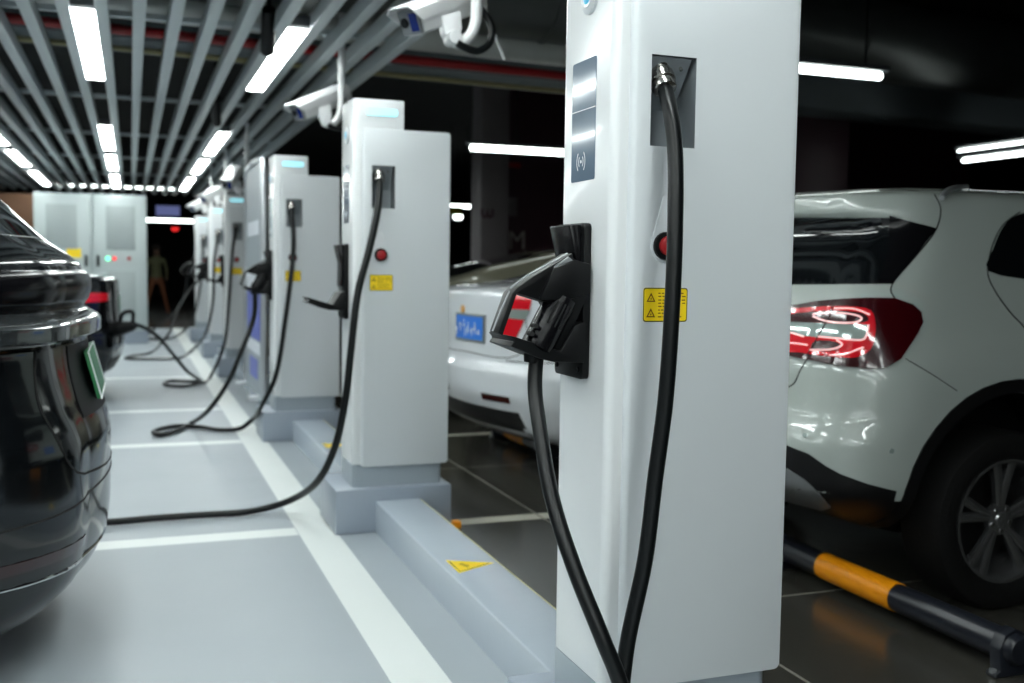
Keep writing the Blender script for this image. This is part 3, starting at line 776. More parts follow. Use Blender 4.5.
# ------------------------------------------------------------------ big cabinets at the end
CBY = 17.0
def cabinet(x0, x1, label, right):
    T = thing('power_cabinet', ((x0 + x1) / 2, CBY + .4, 0), label, 'electrical cabinet', 'pale power cabinets at the end')
    obj('cabinet_base', box(x0 - .01, x1 + .01, CBY + .03, CBY + .8, 0, .2, .005), 'plinth', T)
    bd = obj('cabinet_body', box(x0, x1, CBY, CBY + .8, .2, 2.29, .01), 'cabinet', T)
    dr = obj('cabinet_door', box(x0 + .03, x1 - .03, CBY - .025, CBY - .001, .23, 2.26, .006), 'cabinet', T)
    w = x1 - x0
    a, b = (x0 + .17, x1 - .2) if not right else (x0 + .2, x1 - .17)
    for za, zb in ((1.45, 2.12), (.42, 1.12)):
        obj('louvre_vent', box(a, b, CBY - .032, CBY - .024, za, zb, .002), 'vent', dr)
    hx = x1 - .08 if not right else x0 + .08
    obj('door_handle', box(hx - .02, hx + .02, CBY - .05, CBY - .02, 1.19, 1.36, .006), 'black', dr)
    return T, dr
xm = atY(92, 250, CBY).x; xl_ = atY(34, 250, CBY).x; xr_ = atY(147, 250, CBY).x
T, dr = cabinet(xl_, xm - .004, 'pale louvred cabinet with a yellow sticker, leftmost at end of the aisle', False)
p = atY(74, 253, CBY); obj('yellow_sticker', box(p.x - .1, p.x + .1, CBY - .03, CBY - .025, p.z - .07, p.z + .07), 'yellow', dr)
T, dr = cabinet(xm + .004, xr_, 'pale louvred cabinet with green and red indicator lights', True)
for (x, y, r, m, nm) in ((108, 258.5, .034, 'green_led', 'green_indicator'), (114.5, 258.5, .03, 'red_led', 'red_indicator'), (129, 258.5, .028, 'redbtn', 'stop_knob')):
    p = atY(x, y, CBY); obj(nm, cyl((p.x, CBY - .05, p.z), (p.x, CBY - .02, p.z), r), m, dr)
p = atY(15, 225, 20)
tagp(obj('notice_board', box(p.x - .5, p.x + .35, 20.0, 20.05, 0, p.z + .55), 'brown'), 'dim brown panel in the dark left of the pale cabinets', 'board')

# ------------------------------------------------------------------ cars
def interp(ctrl, z):
    """ctrl: sorted list of tuples (z, a, b, ...) -> monotone-ish cubic interpolation"""
    n = len(ctrl)
    if z <= ctrl[0][0]: return ctrl[0][1:]
    if z >= ctrl[-1][0]: return ctrl[-1][1:]
    for i in range(n - 1):
        if ctrl[i][0] <= z <= ctrl[i + 1][0]: break
    z0, z1 = ctrl[i][0], ctrl[i + 1][0]; h = z1 - z0; t = (z - z0) / h
    out = []
    for k in range(1, len(ctrl[0])):
        def sl(j):
            if j <= 0 or j >= n - 1: 
                jj = max(0, min(n - 2, j)); return (ctrl[jj + 1][k] - ctrl[jj][k]) / (ctrl[jj + 1][0] - ctrl[jj][0])
            d0 = (ctrl[j][k] - ctrl[j - 1][k]) / (ctrl[j][0] - ctrl[j - 1][0]); d1 = (ctrl[j + 1][k] - ctrl[j][k]) / (ctrl[j + 1][0] - ctrl[j][0])
            return 0 if d0 * d1 <= 0 else 2 * d0 * d1 / (d0 + d1)
        m0, m1 = sl(i), sl(i + 1); a, b = ctrl[i][k], ctrl[i + 1][k]
        out.append((2 * t**3 - 3 * t * t + 1) * a + (t**3 - 2 * t * t + t) * h * m0 + (-2 * t**3 + 3 * t * t) * b + (t**3 - t * t) * h * m1)
    return out

def outline(ur, uf, w, rr, fr, bow, nr=14, nc=10, ns=44):
    """plan outline (u, v): v lateral, u forward from the rear; starts at rear centre and goes to +v side then front; symmetric"""
    half = []
    wr = w - rr
    for i in range(nr):
        t = i / nr; v = wr * t; half.append((ur + bow * t * t, v))
    # corner: superellipse quarter from (ur+bow, wr) to (ur+bow+rr*1.15, w)
    cl = rr * 1.25
    for i in range(nc):
        a = PI / 2 * i / nc; half.append((ur + bow + cl * (1 - math.cos(a)), wr + rr * math.sin(a)))
    us, ue = ur + bow + cl, uf - fr * 1.3 - .05
    for i in range(ns):
        t = i / (ns - 1); half.append((us + (ue - us) * t, w + .012 * math.sin(PI * t)))
    wf = w - fr
    for i in range(1, nc + 1):
        a = PI / 2 * i / nc; half.append((ue + fr * 1.3 * math.sin(a), wf + fr * math.cos(a)))
    for i in range(1, nr + 1):
        t = i / nr; half.append((ue + fr * 1.3 + .05 * (1 - (1 - t) ** 2), wf * (1 - t)))
    pts = half + [(u, -v) for u, v in half[-2:0:-1]]
    return pts

def car_body(ctrl, X0, s, yc, wheels, zlist):
    bm = bmesh.new(); rings = []
    for z in zlist:
        ur, uf, w, rr, fr, bow = interp(ctrl, z)
        rings.append([bm.verts.new((X0 + s * u, yc + v, z)) for u, v in outline(ur, uf, w, rr, fr, bow)])
    n = len(rings[0])
    for a, b in zip(rings, rings[1:]):
        for k in range(n): bm.faces.new((a[k], a[(k + 1) % n], b[(k + 1) % n], b[k]))
    bm.faces.new(rings[0]); 
    # roof cap: strips between symmetric points
    top = rings[-1]; h = n // 2
    bm.faces.new((top[0], top[1], top[n - 1]))
    for k in range(1, h - 0):
        a, b, c, d = top[k], top[k + 1], top[(n - k - 1) % n], top[n - k]
        if b is c: bm.faces.new((a, b, d))
        else: bm.faces.new((a, b, c, d))
    bmesh.ops.triangulate(bm, faces=[f for f in bm.faces if len(f.verts) > 4])
    cut = []
    for u, zc, r, side in wheels:
        x = X0 + s * u; w = .93
        a = yc + side * (w + .3); b = yc + side * (w - .34)
        cut.append(cyl((x, a, zc), (x, b, zc), r, seg=48))
    return bm, cut

def zrange(z0, z1, n): return [z0 + (z1 - z0) * i / n for i in range(n)]

def wheel(name, c, side, R, RR, parent, spokes=5, style='double'):
    """c: hub centre on the outer face; side -1 => faces -Y"""
    W = obj(name, lathe_y(c, side, [(RR, -.01), (RR + .012, .0), (R - .05, .012), (R - .012, .0), (R, -.035), (R, -.18), (R - .03, -.215), (RR, -.21)]), 'tyre', parent)
    rimbm = lathe_y(c, side, [(RR - .016, -.02), (RR - .010, -.004), (RR + .002, -.002), (RR + .004, -.02), (RR - .004, -.19), (RR - .02, -.19), (RR - .028, -.05)], closed=True)
    rm = obj('rim', rimbm, 'rim', W)
    obj('brake_disc', cyl((c[0], c[1] - side * .12, c[2]), (c[0], c[1] - side * .14, c[2]), RR * .72), 'rimdark', W)
    obj('wheel_back', cyl((c[0], c[1] - side * .17, c[2]), (c[0], c[1] - side * .18, c[2]), RR * .98), 'rimdark', W)
    for k in range(spokes):
        bm = bmesh.new()
        a0 = 2 * PI * k / spokes + .35
        for d in ((-.13, .13) if style == 'double' else (0,)):
            pr, pw = [], []
            for t in (0, .3, .6, .85, 1.0):
                r = .035 + (RR - .045) * t
                ang = a0 + d * (0.75 + .55 * t)
                wd = (.014 + .006 * t) if style == 'double' else .03
                dep = -.035 + .02 * t
                pr.append((r, ang, wd, dep))
            prev = None
            for r, ang, wd, dep in pr:
                cx, cz = c[0] + r * math.cos(ang), c[2] + r * math.sin(ang)
                tx, tz = -math.sin(ang), math.cos(ang)
                q = [bm.verts.new((cx + tx * sg * wd * k1, c[1] + side * (dep - dd), cz + tz * sg * wd * k1)) for sg, dd, k1 in ((-1, .004, 1), (-.5, 0, 1), (.5, 0, 1), (1, .004, 1), (.7, .03, 1), (-.7, .03, 1))]
                if prev:
                    for i in range(6): bm.faces.new((prev[i], prev[(i + 1) % 6], q[(i + 1) % 6], q[i]))
                else: bm.faces.new(q)
                prev = q
            bm.faces.new(prev[::-1])
        obj('spoke', bm, 'rim', rm)
    obj('hub_cap', lathe_y(c, side, [(.0001, -.022), (.026, -.024), (.03, -.03), (.058, -.034), (.06, -.06), (.0001, -.06)]), 'rim', rm)
    bm = bmesh.new()
    for k in range(5):
        a = 2 * PI * k / 5 + .35 + PI / 5; x, z = c[0] + .044 * math.cos(a), c[2] + .044 * math.sin(a)
        cyl((x, c[1] - side * .03, z), (x, c[1] - side * .045, z), .008, bm=bm, seg=6)
    obj('wheel_bolts', bm, 'chrome', rm)
    return W

def lathe_y(c, side, prof, closed=False, seg=64):
    bm = bmesh.new(); rings = []
    for r, dy in prof: rings.append([bm.verts.new((c[0] + r * math.cos(2 * PI * k / seg), c[1] + side * dy, c[2] + r * math.sin(2 * PI * k / seg))) for k in range(seg)])
    rr = rings + [rings[0]] if closed else rings
    for a, b in zip(rr, rr[1:]):
        for k in range(seg): bm.faces.new((a[k], a[(k + 1) % seg], b[(k + 1) % seg], b[k]))
    if not closed and prof[0][0] > .001: pass
    return bm

# ---- patches that follow a body surface
def tree_of(me): 
    bm = bmesh.new(); bm.from_mesh(me); t = BVHTree.FromBMesh(bm); bm.free(); return t

def caster(tree, mode, sign=1, turn=None):
    """mode 'cam': 2D = image direction seen from the viewing point; 'side': (x,z) along Y; 'end': (y,z) along X; 'top': (x,y) along -Z"""
    def f(p):
        if mode == 'cam':
            o, d = CAM, ray(*p)
            if turn: q = Matrix.Rotation(-turn[0], 3, 'Z'); o = turn[1] + q @ (o - turn[1]); d = q @ d
        elif mode == 'side': o, d = Vector((p[0], -60 * sign, p[1])), Vector((0, sign, 0))
        elif mode == 'end': o, d = Vector((-60 * sign, p[0], p[1])), Vector((sign, 0, 0))
        else: o, d = Vector((p[0], p[1], 20)), Vector((0, 0, -1))
        h = tree.ray_cast(o, d)
        if h[0] is None: return None
        n = h[1]
        if n.dot(d) > 0: n = -n
        return h[0], n
    return f

def densify(poly, step):
    out = []
    for i, p in enumerate(poly):
        q = poly[(i + 1) % len(poly)]; L = math.hypot(q[0] - p[0], q[1] - p[1]); n = max(1, int(L / step))
        for k in range(n): out.append((p[0] + (q[0] - p[0]) * k / n, p[1] + (q[1] - p[1]) * k / n))
    return out

def smooth2d(poly, n=4):
    P = [Vector((p[0], p[1], 0)) for p in poly]; m = len(P); out = []
    for i in range(m):
        a, b, c, d = P[i - 1], P[i], P[(i + 1) % m], P[(i + 2) % m]
        for k in range(n):
            t = k / n
            q = .5 * ((2 * b) + (c - a) * t + (2 * a - 5 * b + 4 * c - d) * t * t + (-a + 3 * b - 3 * c + d) * t ** 3)
            out.append((q.x, q.y))
    return out

def patch(name, poly, cast, step, off, thick, m, parent, mirror_y=None):
    B_ = densify(poly, step); n = len(B_)
    pts = [Vector(p) for p in B_]
    x0, x1 = min(p[0] for p in B_), max(p[0] for p in B_); y0_, y1_ = min(p[1] for p in B_), max(p[1] for p in B_)
    def inside(x, y):
        c = False; j = n - 1
        for i in range(n):
            xi, yi = B_[i]; xj, yj = B_[j]
            if (yi > y) != (yj > y) and x < (xj - xi) * (y - yi) / (yj - yi) + xi: c = not c
            j = i
        return c
    gx_ = x0 + step * .5
    while gx_ < x1:
        gy = y0_ + step * .5
        while gy < y1_:
            if inside(gx_, gy) and min((gx_ - b[0]) ** 2 + (gy - b[1]) ** 2 for b in B_) > (step * .45) ** 2: pts.append(Vector((gx_, gy)))
            gy += step
        gx_ += step
    vo, eo, fo, *_ = delaunay_2d_cdt(pts, [(i, (i + 1) % n) for i in range(n)], [], 1, 1e-9)
    hits = [cast((v.x, v.y)) for v in vo]
    def build(mir):
        bm = bmesh.new(); A, Bv = {}, {}
        def mp(v): return Vector((v.x, 2 * mir - v.y, v.z)) if mir is not None else v
        for i, h in enumerate(hits):
            if h: A[i] = bm.verts.new(mp(h[0] + h[1] * off)); Bv[i] = bm.verts.new(mp(h[0] + h[1] * (off - thick)))
        edges = {}
        for f in fo:
            if all(i in A for i in f):
                bm.faces.new([A[i] for i in f]); bm.faces.new([Bv[i] for i in f][::-1])
                for i in range(len(f)):
                    e = (f[i], f[(i + 1) % len(f)]); edges[e] = 1
        for (i, j) in list(edges):
            if (j, i) not in edges: bm.faces.new((A[j], A[i], Bv[i], Bv[j]))
        return bm
    o = obj(name, build(None), m, parent, 50)
    if mirror_y is not None: obj(name, build(mirror_y), m, parent, 50)
    return o

def seam(name, pts2d, cast, r, m, parent, mirror_y=None, closed=False, off=0.0, n=5):
    P = cat([(p[0], p[1], 0) for p in pts2d], n)
    H_ = [h for h in (cast((p.x, p.y)) for p in P) if h]
    if len(H_) < 2:
        print('NOHIT', name, len(H_)); return None
    def run(f):
        return tube([f(h[0] + h[1] * off) for h in H_], r, seg=6, smooth=0)
    o = obj(name, run(lambda v: v), m, parent)
    if mirror_y is not None: obj(name, run(lambda v: Vector((v.x, 2 * mirror_y - v.y, v.z))), m, parent)
    return o

# ===== white SUV
YC = 3.79
W = thing('car', (4.3, YC, 0), 'white hatchback car with black lower cladding and wraparound red tail lamp', 'car')
#      z    ur    uf    w     rr   fr   bow
ctrl = [(.24, .60, 4.05, .72, .16, .25, .03), (.30, .36, 4.22, .80, .20, .3, .04), (.37, .20, 4.28, .85, .24, .35, .05), (.43, .07, 4.33, .878, .26, .37, .06), (.48, .01, 4.35, .89, .27, .38, .06), (.54, .0, 4.36, .893, .28, .38, .06), (.62, .0, 4.37, .895, .28, .38, .06),
        (.75, .05, 4.35, .90, .30, .38, .06), (.88, .07, 4.28, .90, .30, .35, .07), (.98, .10, 4.05, .885, .28, .3, .07), (1.06, .13, 3.45, .86, .25, .25, .07), (1.15, .18, 3.28, .84, .24, .2, .07),
        (1.30, .27, 3.05, .80, .22, .2, .07), (1.43, .34, 2.85, .76, .20, .2, .07), (1.49, .27, 2.7, .735, .22, .2, .09), (1.54, .26, 2.5, .70, .24, .2, .10), (1.575, .36, 2.3, .62, .25, .2, .10), (1.595, .62, 2.1, .45, .2, .15, .08), (1.60, .9, 1.9, .2, .1, .1, .03)]
X0 = 2.17
HUBX, HUBZ, R_T = 3.055, .335, .338
uw = HUBX - X0
wheels = [(uw, HUBZ + .035, .45, -1), (uw, HUBZ + .035, .45, 1), (uw + 2.7, HUBZ + .035, .45, -1), (uw + 2.7, HUBZ + .035, .45, 1)]
zl = zrange(.24, 1.46, 48) + zrange(1.46, 1.6, 20) + [1.6]
bm, cut = car_body(ctrl, X0, 1, YC, wheels, zl)
me = applied(bm, cut, ['carwhite', 'cladding'])
for p in me.polygons:
    if p.center.z < .455 and p.center.x < HUBX - .2: p.material_index = 1
tree = tree_of(me)
body = link_mesh('body', me, 'carwhite', W, 28)
cc = caster(tree, 'cam'); cs = caster(tree, 'side', 1); ce = caster(tree, 'end', 1)
SUV_patches = []
patch('rear_window', [(740, 219), (799, 217.7), (889.4, 217.7), (892, 250), (880, 284), (795.7, 284.7), (740, 287)], cc, 7, .003, .006, 'carglass', body)
patch('window_pillar', [(889.4, 215.5), (936.5, 228.6), (915, 256), (892.8, 284), (879, 284), (889, 250)], cc, 6, .004, .007, 'black_gloss', body, YC)
patch('side_window', smooth2d([(988.8, 271.4), (993, 249), (1003, 227), (1016, 216), (1040, 211), (1120, 206), (1180, 215), (1200, 290), (1120, 289), (1040, 281)], 3), cc, 9, .003, .006, 'carglass', body, YC)
seam('door_gap', [(1020, 212), (1003, 225), (992, 247), (987.7, 273.7), (995.7, 292), (1010, 312), (1026, 330), (1032, 350)], cc, .0028, 'gap', body, YC)
seam('tailgate_gap', [(934.5, 194.5), (940.5, 208), (936.5, 228.5), (915, 257), (893, 283), (891, 291), (895, 298.5)], cc, .003, 'gap', body, YC)
seam('bumper_gap', [(905.5, 358.6), (930, 373), (957, 390.8)], cc, .0018, 'gap', body, YC)
seam('lower_tailgate_gap', [(807.4, 358.6), (800, 371), (792.9, 384.4), (770, 392)], cc, .0028, 'gap', body)
tl_poly = [(770, 312), (794.6, 306.4), (820, 302), (845.9, 299.8), (870, 298.7), (894.3, 298.9), (911.8, 304.9), (920, 312.5), (921.6, 322.5), (917, 333), (910, 344), (900, 359), (886, 367.8), (868, 369), (838.6, 365.7), (792.5, 356.9), (770, 350)]
TL = patch('tail_lamp', tl_poly, cc, 5, .010, .014, 'redlens', body)
tagp(TL, 'large glossy red wraparound lamp')
cl2 = caster(tree_of(me) , 'cam')
inner = smooth2d([(776, 313), (800, 309.5), (835, 307.5), (866, 309.5), (874, 318), (875, 335), (870, 350), (855, 358), (830, 357), (800, 353), (776, 349)], 3)
patch('lamp_cluster', inner, cc, 5, .0115, .003, 'redlens_b', TL)
patch('dark_upper_band', smooth2d([(780, 322), (800, 314.5), (845, 312.5), (864, 315), (868, 322), (850, 324), (800, 324), (785, 327)], 3), cc, 4, .013, .003, 'redlens', TL)
patch('dark_lower_band', smooth2d([(817, 342), (835, 342), (842, 347), (836, 351), (815, 351)], 3), cc, 4, .013, .003, 'redlens', TL)
patch('clear_reverse_lens', [(776, 322.5), (812, 324), (868, 326), (866, 340), (845, 340), (820, 338.5), (800, 336), (776, 331)], cc, 4, .0135, .003, 'clearlens', TL)
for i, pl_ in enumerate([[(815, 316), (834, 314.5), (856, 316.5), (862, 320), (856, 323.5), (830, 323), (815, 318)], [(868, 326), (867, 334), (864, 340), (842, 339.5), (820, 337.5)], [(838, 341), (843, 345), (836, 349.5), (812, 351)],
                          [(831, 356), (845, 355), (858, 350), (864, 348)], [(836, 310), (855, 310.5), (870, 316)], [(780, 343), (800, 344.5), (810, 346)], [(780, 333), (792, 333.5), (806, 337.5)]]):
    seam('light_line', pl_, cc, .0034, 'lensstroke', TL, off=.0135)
seam('lens_joint', [(835, 307), (829, 322), (817, 343), (810, 356)], cc, .0022, 'redlens', TL, off=.0145)
# roof rail, spoiler edge
seam('roof_rail', [(940, 200), (945, 194.5), (955, 191), (975, 189.3), (1024, 188.6), (1080, 189), (1150, 192)], cc, .011, 'alu', body, YC, off=.012)
# lower cladding
patch('rear_cladding', [(740, 438), (770, 441), (788.3, 445.6), (809, 453.9), (826, 466), (842, 474.6), (868, 484), (896, 491), (893, 505), (889, 516), (870, 517), (830, 512), (788, 500), (740, 492)], cc, 6, .004, .008, 'cladding', body)
patch('skid_plate', [(740, 458), (788.3, 468.4), (805, 479), (820, 493), (831, 506), (822, 509), (788, 500), (740, 492)], cc, 6, .008, .008, 'skid', body)
arch = []
for i in range(25):
    a = math.radians(200 - 220 * i / 24)
    arch.append((HUBX + .452 * math.cos(a), HUBZ + .035 + .452 * math.sin(a)))
arch_o = [(HUBX + .502 * math.cos(math.radians(205 - 230 * i / 24)), HUBZ + .035 + .502 * math.sin(math.radians(205 - 230 * i / 24))) for i in range(25)]
for dx in (0, 2.7):
    pa = [(x + dx, max(z, .27)) for x, z in arch] + [(x + dx, max(z, .27)) for x, z in arch_o[::-1]]
    patch('arch_trim', pa, cs, .035, .006, .012, 'cladding', body, YC)
patch('sill_trim', [(3.47, .30), (5.28, .30), (5.28, .38), (3.47, .38)], cs, .06, .004, .01, 'cladding', body, YC)
def side_cyl(name, p, r, m, parent):
    h = cc(p)
    if h: obj(name, cyl(h[0] - h[1] * .004, h[0] + h[1] * .003, r, seg=16), m, parent)
side_cyl('parking_sensor', (891.6, 451), .009, 'clearlens', body)
side_cyl('parking_sensor', (805, 435.5), .009, 'clearlens', body)
# hidden side and rear details
patch('number_plate', [(YC - .22, .80), (YC + .22, .80), (YC + .22, .93), (YC - .22, .93)], ce, .05, .006, .008, 'plateblue', body)
patch('windscreen', [(YC - .62, 1.12), (YC + .62, 1.12), (YC + .56, 1.48), (YC - .56, 1.48)], caster(tree, 'end', -1), .06, .003, .006, 'carglass', body)
patch('front_side_window', [(X0 + 2.02, 1.13), (X0 + 2.75, 1.10), (X0 + 2.5, 1.30), (X0 + 2.2, 1.42), (X0 + 2.02, 1.45)], cs, .06, .003, .006, 'carglass', body, YC)
patch('head_lamp', [(YC - .82, .68), (YC - .5, .68), (YC - .5, .8), (YC - .84, .84)], caster(tree, 'end', -1), .05, .004, .008, 'clearlens', body, YC)
side_in = {-1: YC - .885, 1: YC + .885}
for u in (uw, uw + 2.7):
    for sd in (-1, 1):
        wheel('wheel', (X0 + u, side_in[sd], HUBZ), sd, R_T, .232, W)

# ===== silver sedan
def sedan(X0, s, yc, paint, label, plate, turn=0.0):
    T = thing('car', (X0 + s * 2.3, yc, 0), label, 'car')
    ct = [(.18, .35, 4.5, .70, .16, .25, .03), (.26, .12, 4.66, .78, .22, .3, .05), (.36, .05, 4.72, .84, .28, .35, .07), (.52, .0, 4.76, .875, .30, .38, .08), (.62, .0, 4.76, .885, .31, .38, .08), (.68, .035, 4.74, .885, .31, .38, .08),
          (.85, .05, 4.62, .885, .30, .35, .08), (.96, .05, 4.3, .875, .28, .3, .08), (1.08, .055, 3.7, .85, .26, .25, .08), (1.125, .10, 3.45, .82, .25, .2, .08), (1.15, .30, 3.35, .79, .3, .2, .08),
          (1.17, .50, 3.28, .75, .22, .2, .06), (1.27, .88, 3.02, .68, .16, .2, .05), (1.36, 1.32, 2.72, .60, .14, .2, .05), (1.41, 1.55, 2.5, .54, .14, .2, .04), (1.435, 1.75, 2.3, .42, .12, .1, .03), (1.44, 1.9, 2.1, .2, .05, .05, .01)]
    wu = .98
    wh = [(wu, .34, .375, -1), (wu, .34, .375, 1), (wu + 2.72, .34, .375, -1), (wu + 2.72, .34, .375, 1)]
    zl = zrange(.18, 1.06, 30) + zrange(1.06, 1.19, 14) + zrange(1.19, 1.44, 18) + [1.44]
    bm, cut = car_body(ct, X0, s, yc, wh, zl)
    me = applied(bm, cut, [paint, 'cladding']); tr = tree_of(me)
    b = link_mesh('body', me, paint, T, 28)
    sg = 1 if s > 0 else -1
    ce = caster(tr, 'end', sg); cs = caster(tr, 'side', 1)
    U = lambda u: X0 + s * u
    ct_ = caster(tr, 'top')
    patch('rear_window', [(U(.58), yc - .54), (U(.58), yc + .54), (U(1.40), yc + .46), (U(1.40), yc - .46)], ct_, .06, .004, .007, 'carglass', b)
    patch('windscreen', [(U(3.2), yc - .56), (U(3.2), yc + .56), (U(2.6), yc + .42), (U(2.6), yc - .42)], ct_, .06, .004, .007, 'carglass', b)
    patch('side_window', [(U(1.05), 1.12), (U(1.4), 1.3), (U(1.75), 1.37), (U(2.3), 1.38), (U(2.65), 1.31), (U(3.1), 1.12), (U(2.0), 1.08)], cs, .06, .004, .007, 'carglass', b, yc)
    if turn:
        cm_ = caster(tr, 'cam', turn=(turn, T.location.copy()))
        tl = patch('tail_lamp', [(499, 337), (507, 312), (514, 288), (533, 294), (530, 310), (522, 326), (514, 343)], cm_, 4, .008, .012, 'redlens_b', b)
        patch('lamp_white_band', [(506, 318), (509, 309), (531, 310), (526, 320)], cm_, 4, .0095, .003, 'clearlens', tl)
        patch('tail_lamp', [(yc + .88, .84), (yc + .88, 1.03), (yc + .72, 1.02), (yc + .70, .84)], ce, .04, .008, .012, 'redlens_b', b)
    else:
        patch('tail_lamp', [(yc - .90, .90), (yc - .9, .99), (yc - .60, .98), (yc - .60, .92)], ce, .04, .008, .012, 'redlens_b', b, yc)
    patch('plate_frame', [(yc - .225, .785), (yc + .225, .785), (yc + .225, .96), (yc - .225, .96)], ce, .05, .008, .010, 'skid', b)
    pl = patch('number_plate', [(yc - .20, .80), (yc + .20, .80), (yc + .20, .945), (yc - .20, .945)], ce, .05, .010, .012, plate, b)
    if plate == 'plateblue':
        bm = bmesh.new(); x = ce((yc, .87))[0].x - s * .0125
        for i in range(7):
            y = yc + .165 - i * .052 - (.014 if i > 1 else 0)
            q = random.Random(i * 7 + 3)
            for _ in range(3):
                hz = q.random() < .5; cy_, cz_ = q.uniform(-.01, .01), q.uniform(-.03, .03)
                w_, h_ = (.03, .008) if hz else (.008, .05)
                addbox(bm, x - .001, x + .001, y + cy_ - w_ / 2, y + cy_ + w_ / 2, .872 + cz_ - h_ / 2, .872 + cz_ + h_ / 2)
        obj('plate_characters', bm, 'whiteink', pl)
        # chrome strip over plate, plate frame and orange round mark
        h = ce((yc + .10, .985)); obj('orange_mark', cyl(h[0], h[0] + h[1] * .01, .026), mat('orange_badge', s2l(220, 165, 90), .4), b)
    patch('bumper_reflector', [(yc - .54, .45), (yc - .26, .45), (yc - .26, .49), (yc - .54, .49)], ce, .04, .004, .008, 'redlens', b, yc)
    patch('bumper_valance', [(yc - .66, .2), (yc + .66, .2), (yc + .6, .40), (yc - .6, .40)], ce, .06, .004, .008, 'cladding', b)
    seam('boot_gap', [(yc - .62, .985), (yc - .64, .84), (yc - .56, .74), (yc, .72), (yc + .56, .74), (yc + .64, .84), (yc + .62, .985)], ce, .003, 'gap', b)
    seam('bumper_gap', [(U(.09), .70), (U(.3), .71), (U(.52), .66)], cs, .003, 'gap', b, yc)
    for u in (wu, wu + 2.72):
        for sd in (-1, 1): wheel('wheel', (U(u), yc + sd * .872, .325), sd, .325, .205, T)
    T.rotation_euler.z = turn
    return T
sedan(1.945, 1, 6.45, 'carsilver', 'silver saloon car with a blue number plate, behind the nearest station', 'plateblue', turn=math.radians(6))
sedan(1.93, 1, 8.80, 'champagne', 'champagne saloon car beyond the silver one, only its dark rear window and roof showing', 'plateblue')
sedan(-.06, -1, 10.45, 'carblack', 'distant black car with a red tail lamp and a charging gun plugged in', 'plategreen')

# ===== near black car
X0b, YCb = -.068, 3.90
K = thing('car', (X0b - 2.3, YCb, 0), 'near glossy black car at the left edge, green plate seen edge on', 'car')
#        z    ur    uf    w     rr    fr   bow
cb = [(.12, .34, 4.3, .80, .3, .3, .03), (.145, .24, 4.4, .85, .40, .3, .04), (.19, .14, 4.45, .875, .44, .35, .05), (.27, .05, 4.5, .87, .48, .38, .05), (.36, .018, 4.55, .90, .50, .4, .06), (.44, .01, 4.58, .92, .50, .4, .06),
      (.60, .007, 4.6, .93, .50, .4, .06), (.67, .006, 4.6, .93, .50, .4, .06), (.72, .014, 4.6, .93, .50, .4, .06), (.77, .03, 4.58, .93, .50, .4, .06), (.82, .05, 4.55, .93, .50, .4, .06),
      (.94, .078, 4.5, .925, .50, .38, .06), (.985, .082, 4.42, .92, .50, .36, .06), (1.005, .078, 4.35, .92, .5, .35, .06), (1.018, .034, 4.3, .94, .50, .33, .06), (1.058, .032, 4.2, .94, .50, .3, .06), (1.078, .055, 4.0, .925, .5, .3, .06), (1.10, .088, 3.9, .905, .5, .3, .06), (1.13, .072, 3.8, .91, .5, .28, .06),
      (1.172, .062, 3.75, .905, .5, .25, .06), (1.21, .072, 3.7, .895, .5, .25, .06), (1.222, .085, 3.68, .885, .49, .25, .06), (1.245, .10, 3.65, .875, .48, .25, .06), (1.28, .14, 3.6, .855, .46, .2, .06), (1.325, .205, 3.5, .82, .43, .2, .06), (1.40, .285, 3.3, .765, .40, .2, .06), (1.47, .36, 3.15, .715, .38, .2, .06),
      (1.55, .48, 2.9, .655, .35, .2, .06), (1.60, .66, 2.7, .58, .3, .2, .05), (1.625, .9, 2.5, .45, .2, .15, .04), (1.63, 1.1, 2.3, .2, .1, .1, .01)]
wub = .93
whb = [(wub, .37, .41, -1), (wub, .37, .41, 1), (wub + 2.88, .37, .41, -1), (wub + 2.88, .37, .41, 1)]
zl = zrange(.12, .43, 16) + zrange(.43, .49, 8) + zrange(.49, .66, 6) + zrange(.66, .70, 6) + zrange(.70, .98, 16) + zrange(.98, 1.14, 28) + zrange(1.14, 1.2, 5) + zrange(1.2, 1.25, 8) + zrange(1.25, 1.63, 26) + [1.63]
bm, cut = car_body(cb, X0b, -1, YCb, whb, zl)
me = applied(bm, cut, ['carblack', 'cladding'])
# ledge paint: the shelf under the lamp band is a grey metallic moulding -> its own part
def split_faces(me, pred):
    a = bmesh.new(); a.from_mesh(me); b = a.copy()
    bmesh.ops.delete(a, geom=[f for f in a.faces if pred(f.calc_center_median())], context='FACES')
    bmesh.ops.delete(b, geom=[f for f in b.faces if not pred(f.calc_center_median())], context='FACES')
    return a, b
tree = tree_of(me)
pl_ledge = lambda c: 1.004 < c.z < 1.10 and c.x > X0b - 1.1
pl_band = lambda c: 1.10 < c.z < 1.222 and c.x > X0b - .75
pl_glass = lambda c: 1.328 < c.z < 1.58 and c.x > X0b - 1.0
def extract(me, pred):
    a, b = split_faces(me, pred); m1 = bpy.data.meshes.new('p'); a.to_mesh(m1); a.free()
    for x in me.materials: m1.materials.append(x)
    for f in b.faces: f.material_index = 0
    return m1, b
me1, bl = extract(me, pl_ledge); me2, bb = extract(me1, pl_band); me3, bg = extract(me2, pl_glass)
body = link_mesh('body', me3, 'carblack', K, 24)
def raw(name, b, m, parent):
    mm = bpy.data.meshes.new(name); b.to_mesh(mm); b.free(); mm.materials.clear()
    return link_mesh(name, mm, m, parent, 24)
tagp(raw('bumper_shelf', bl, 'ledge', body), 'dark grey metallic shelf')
raw('lamp_band', bb, 'black_gloss', body)
raw('rear_glass', bg, 'carglass', body)
ce = caster(tree, 'end', -1); cs = caster(tree, 'side', 1)
Ub = lambda u: X0b - u
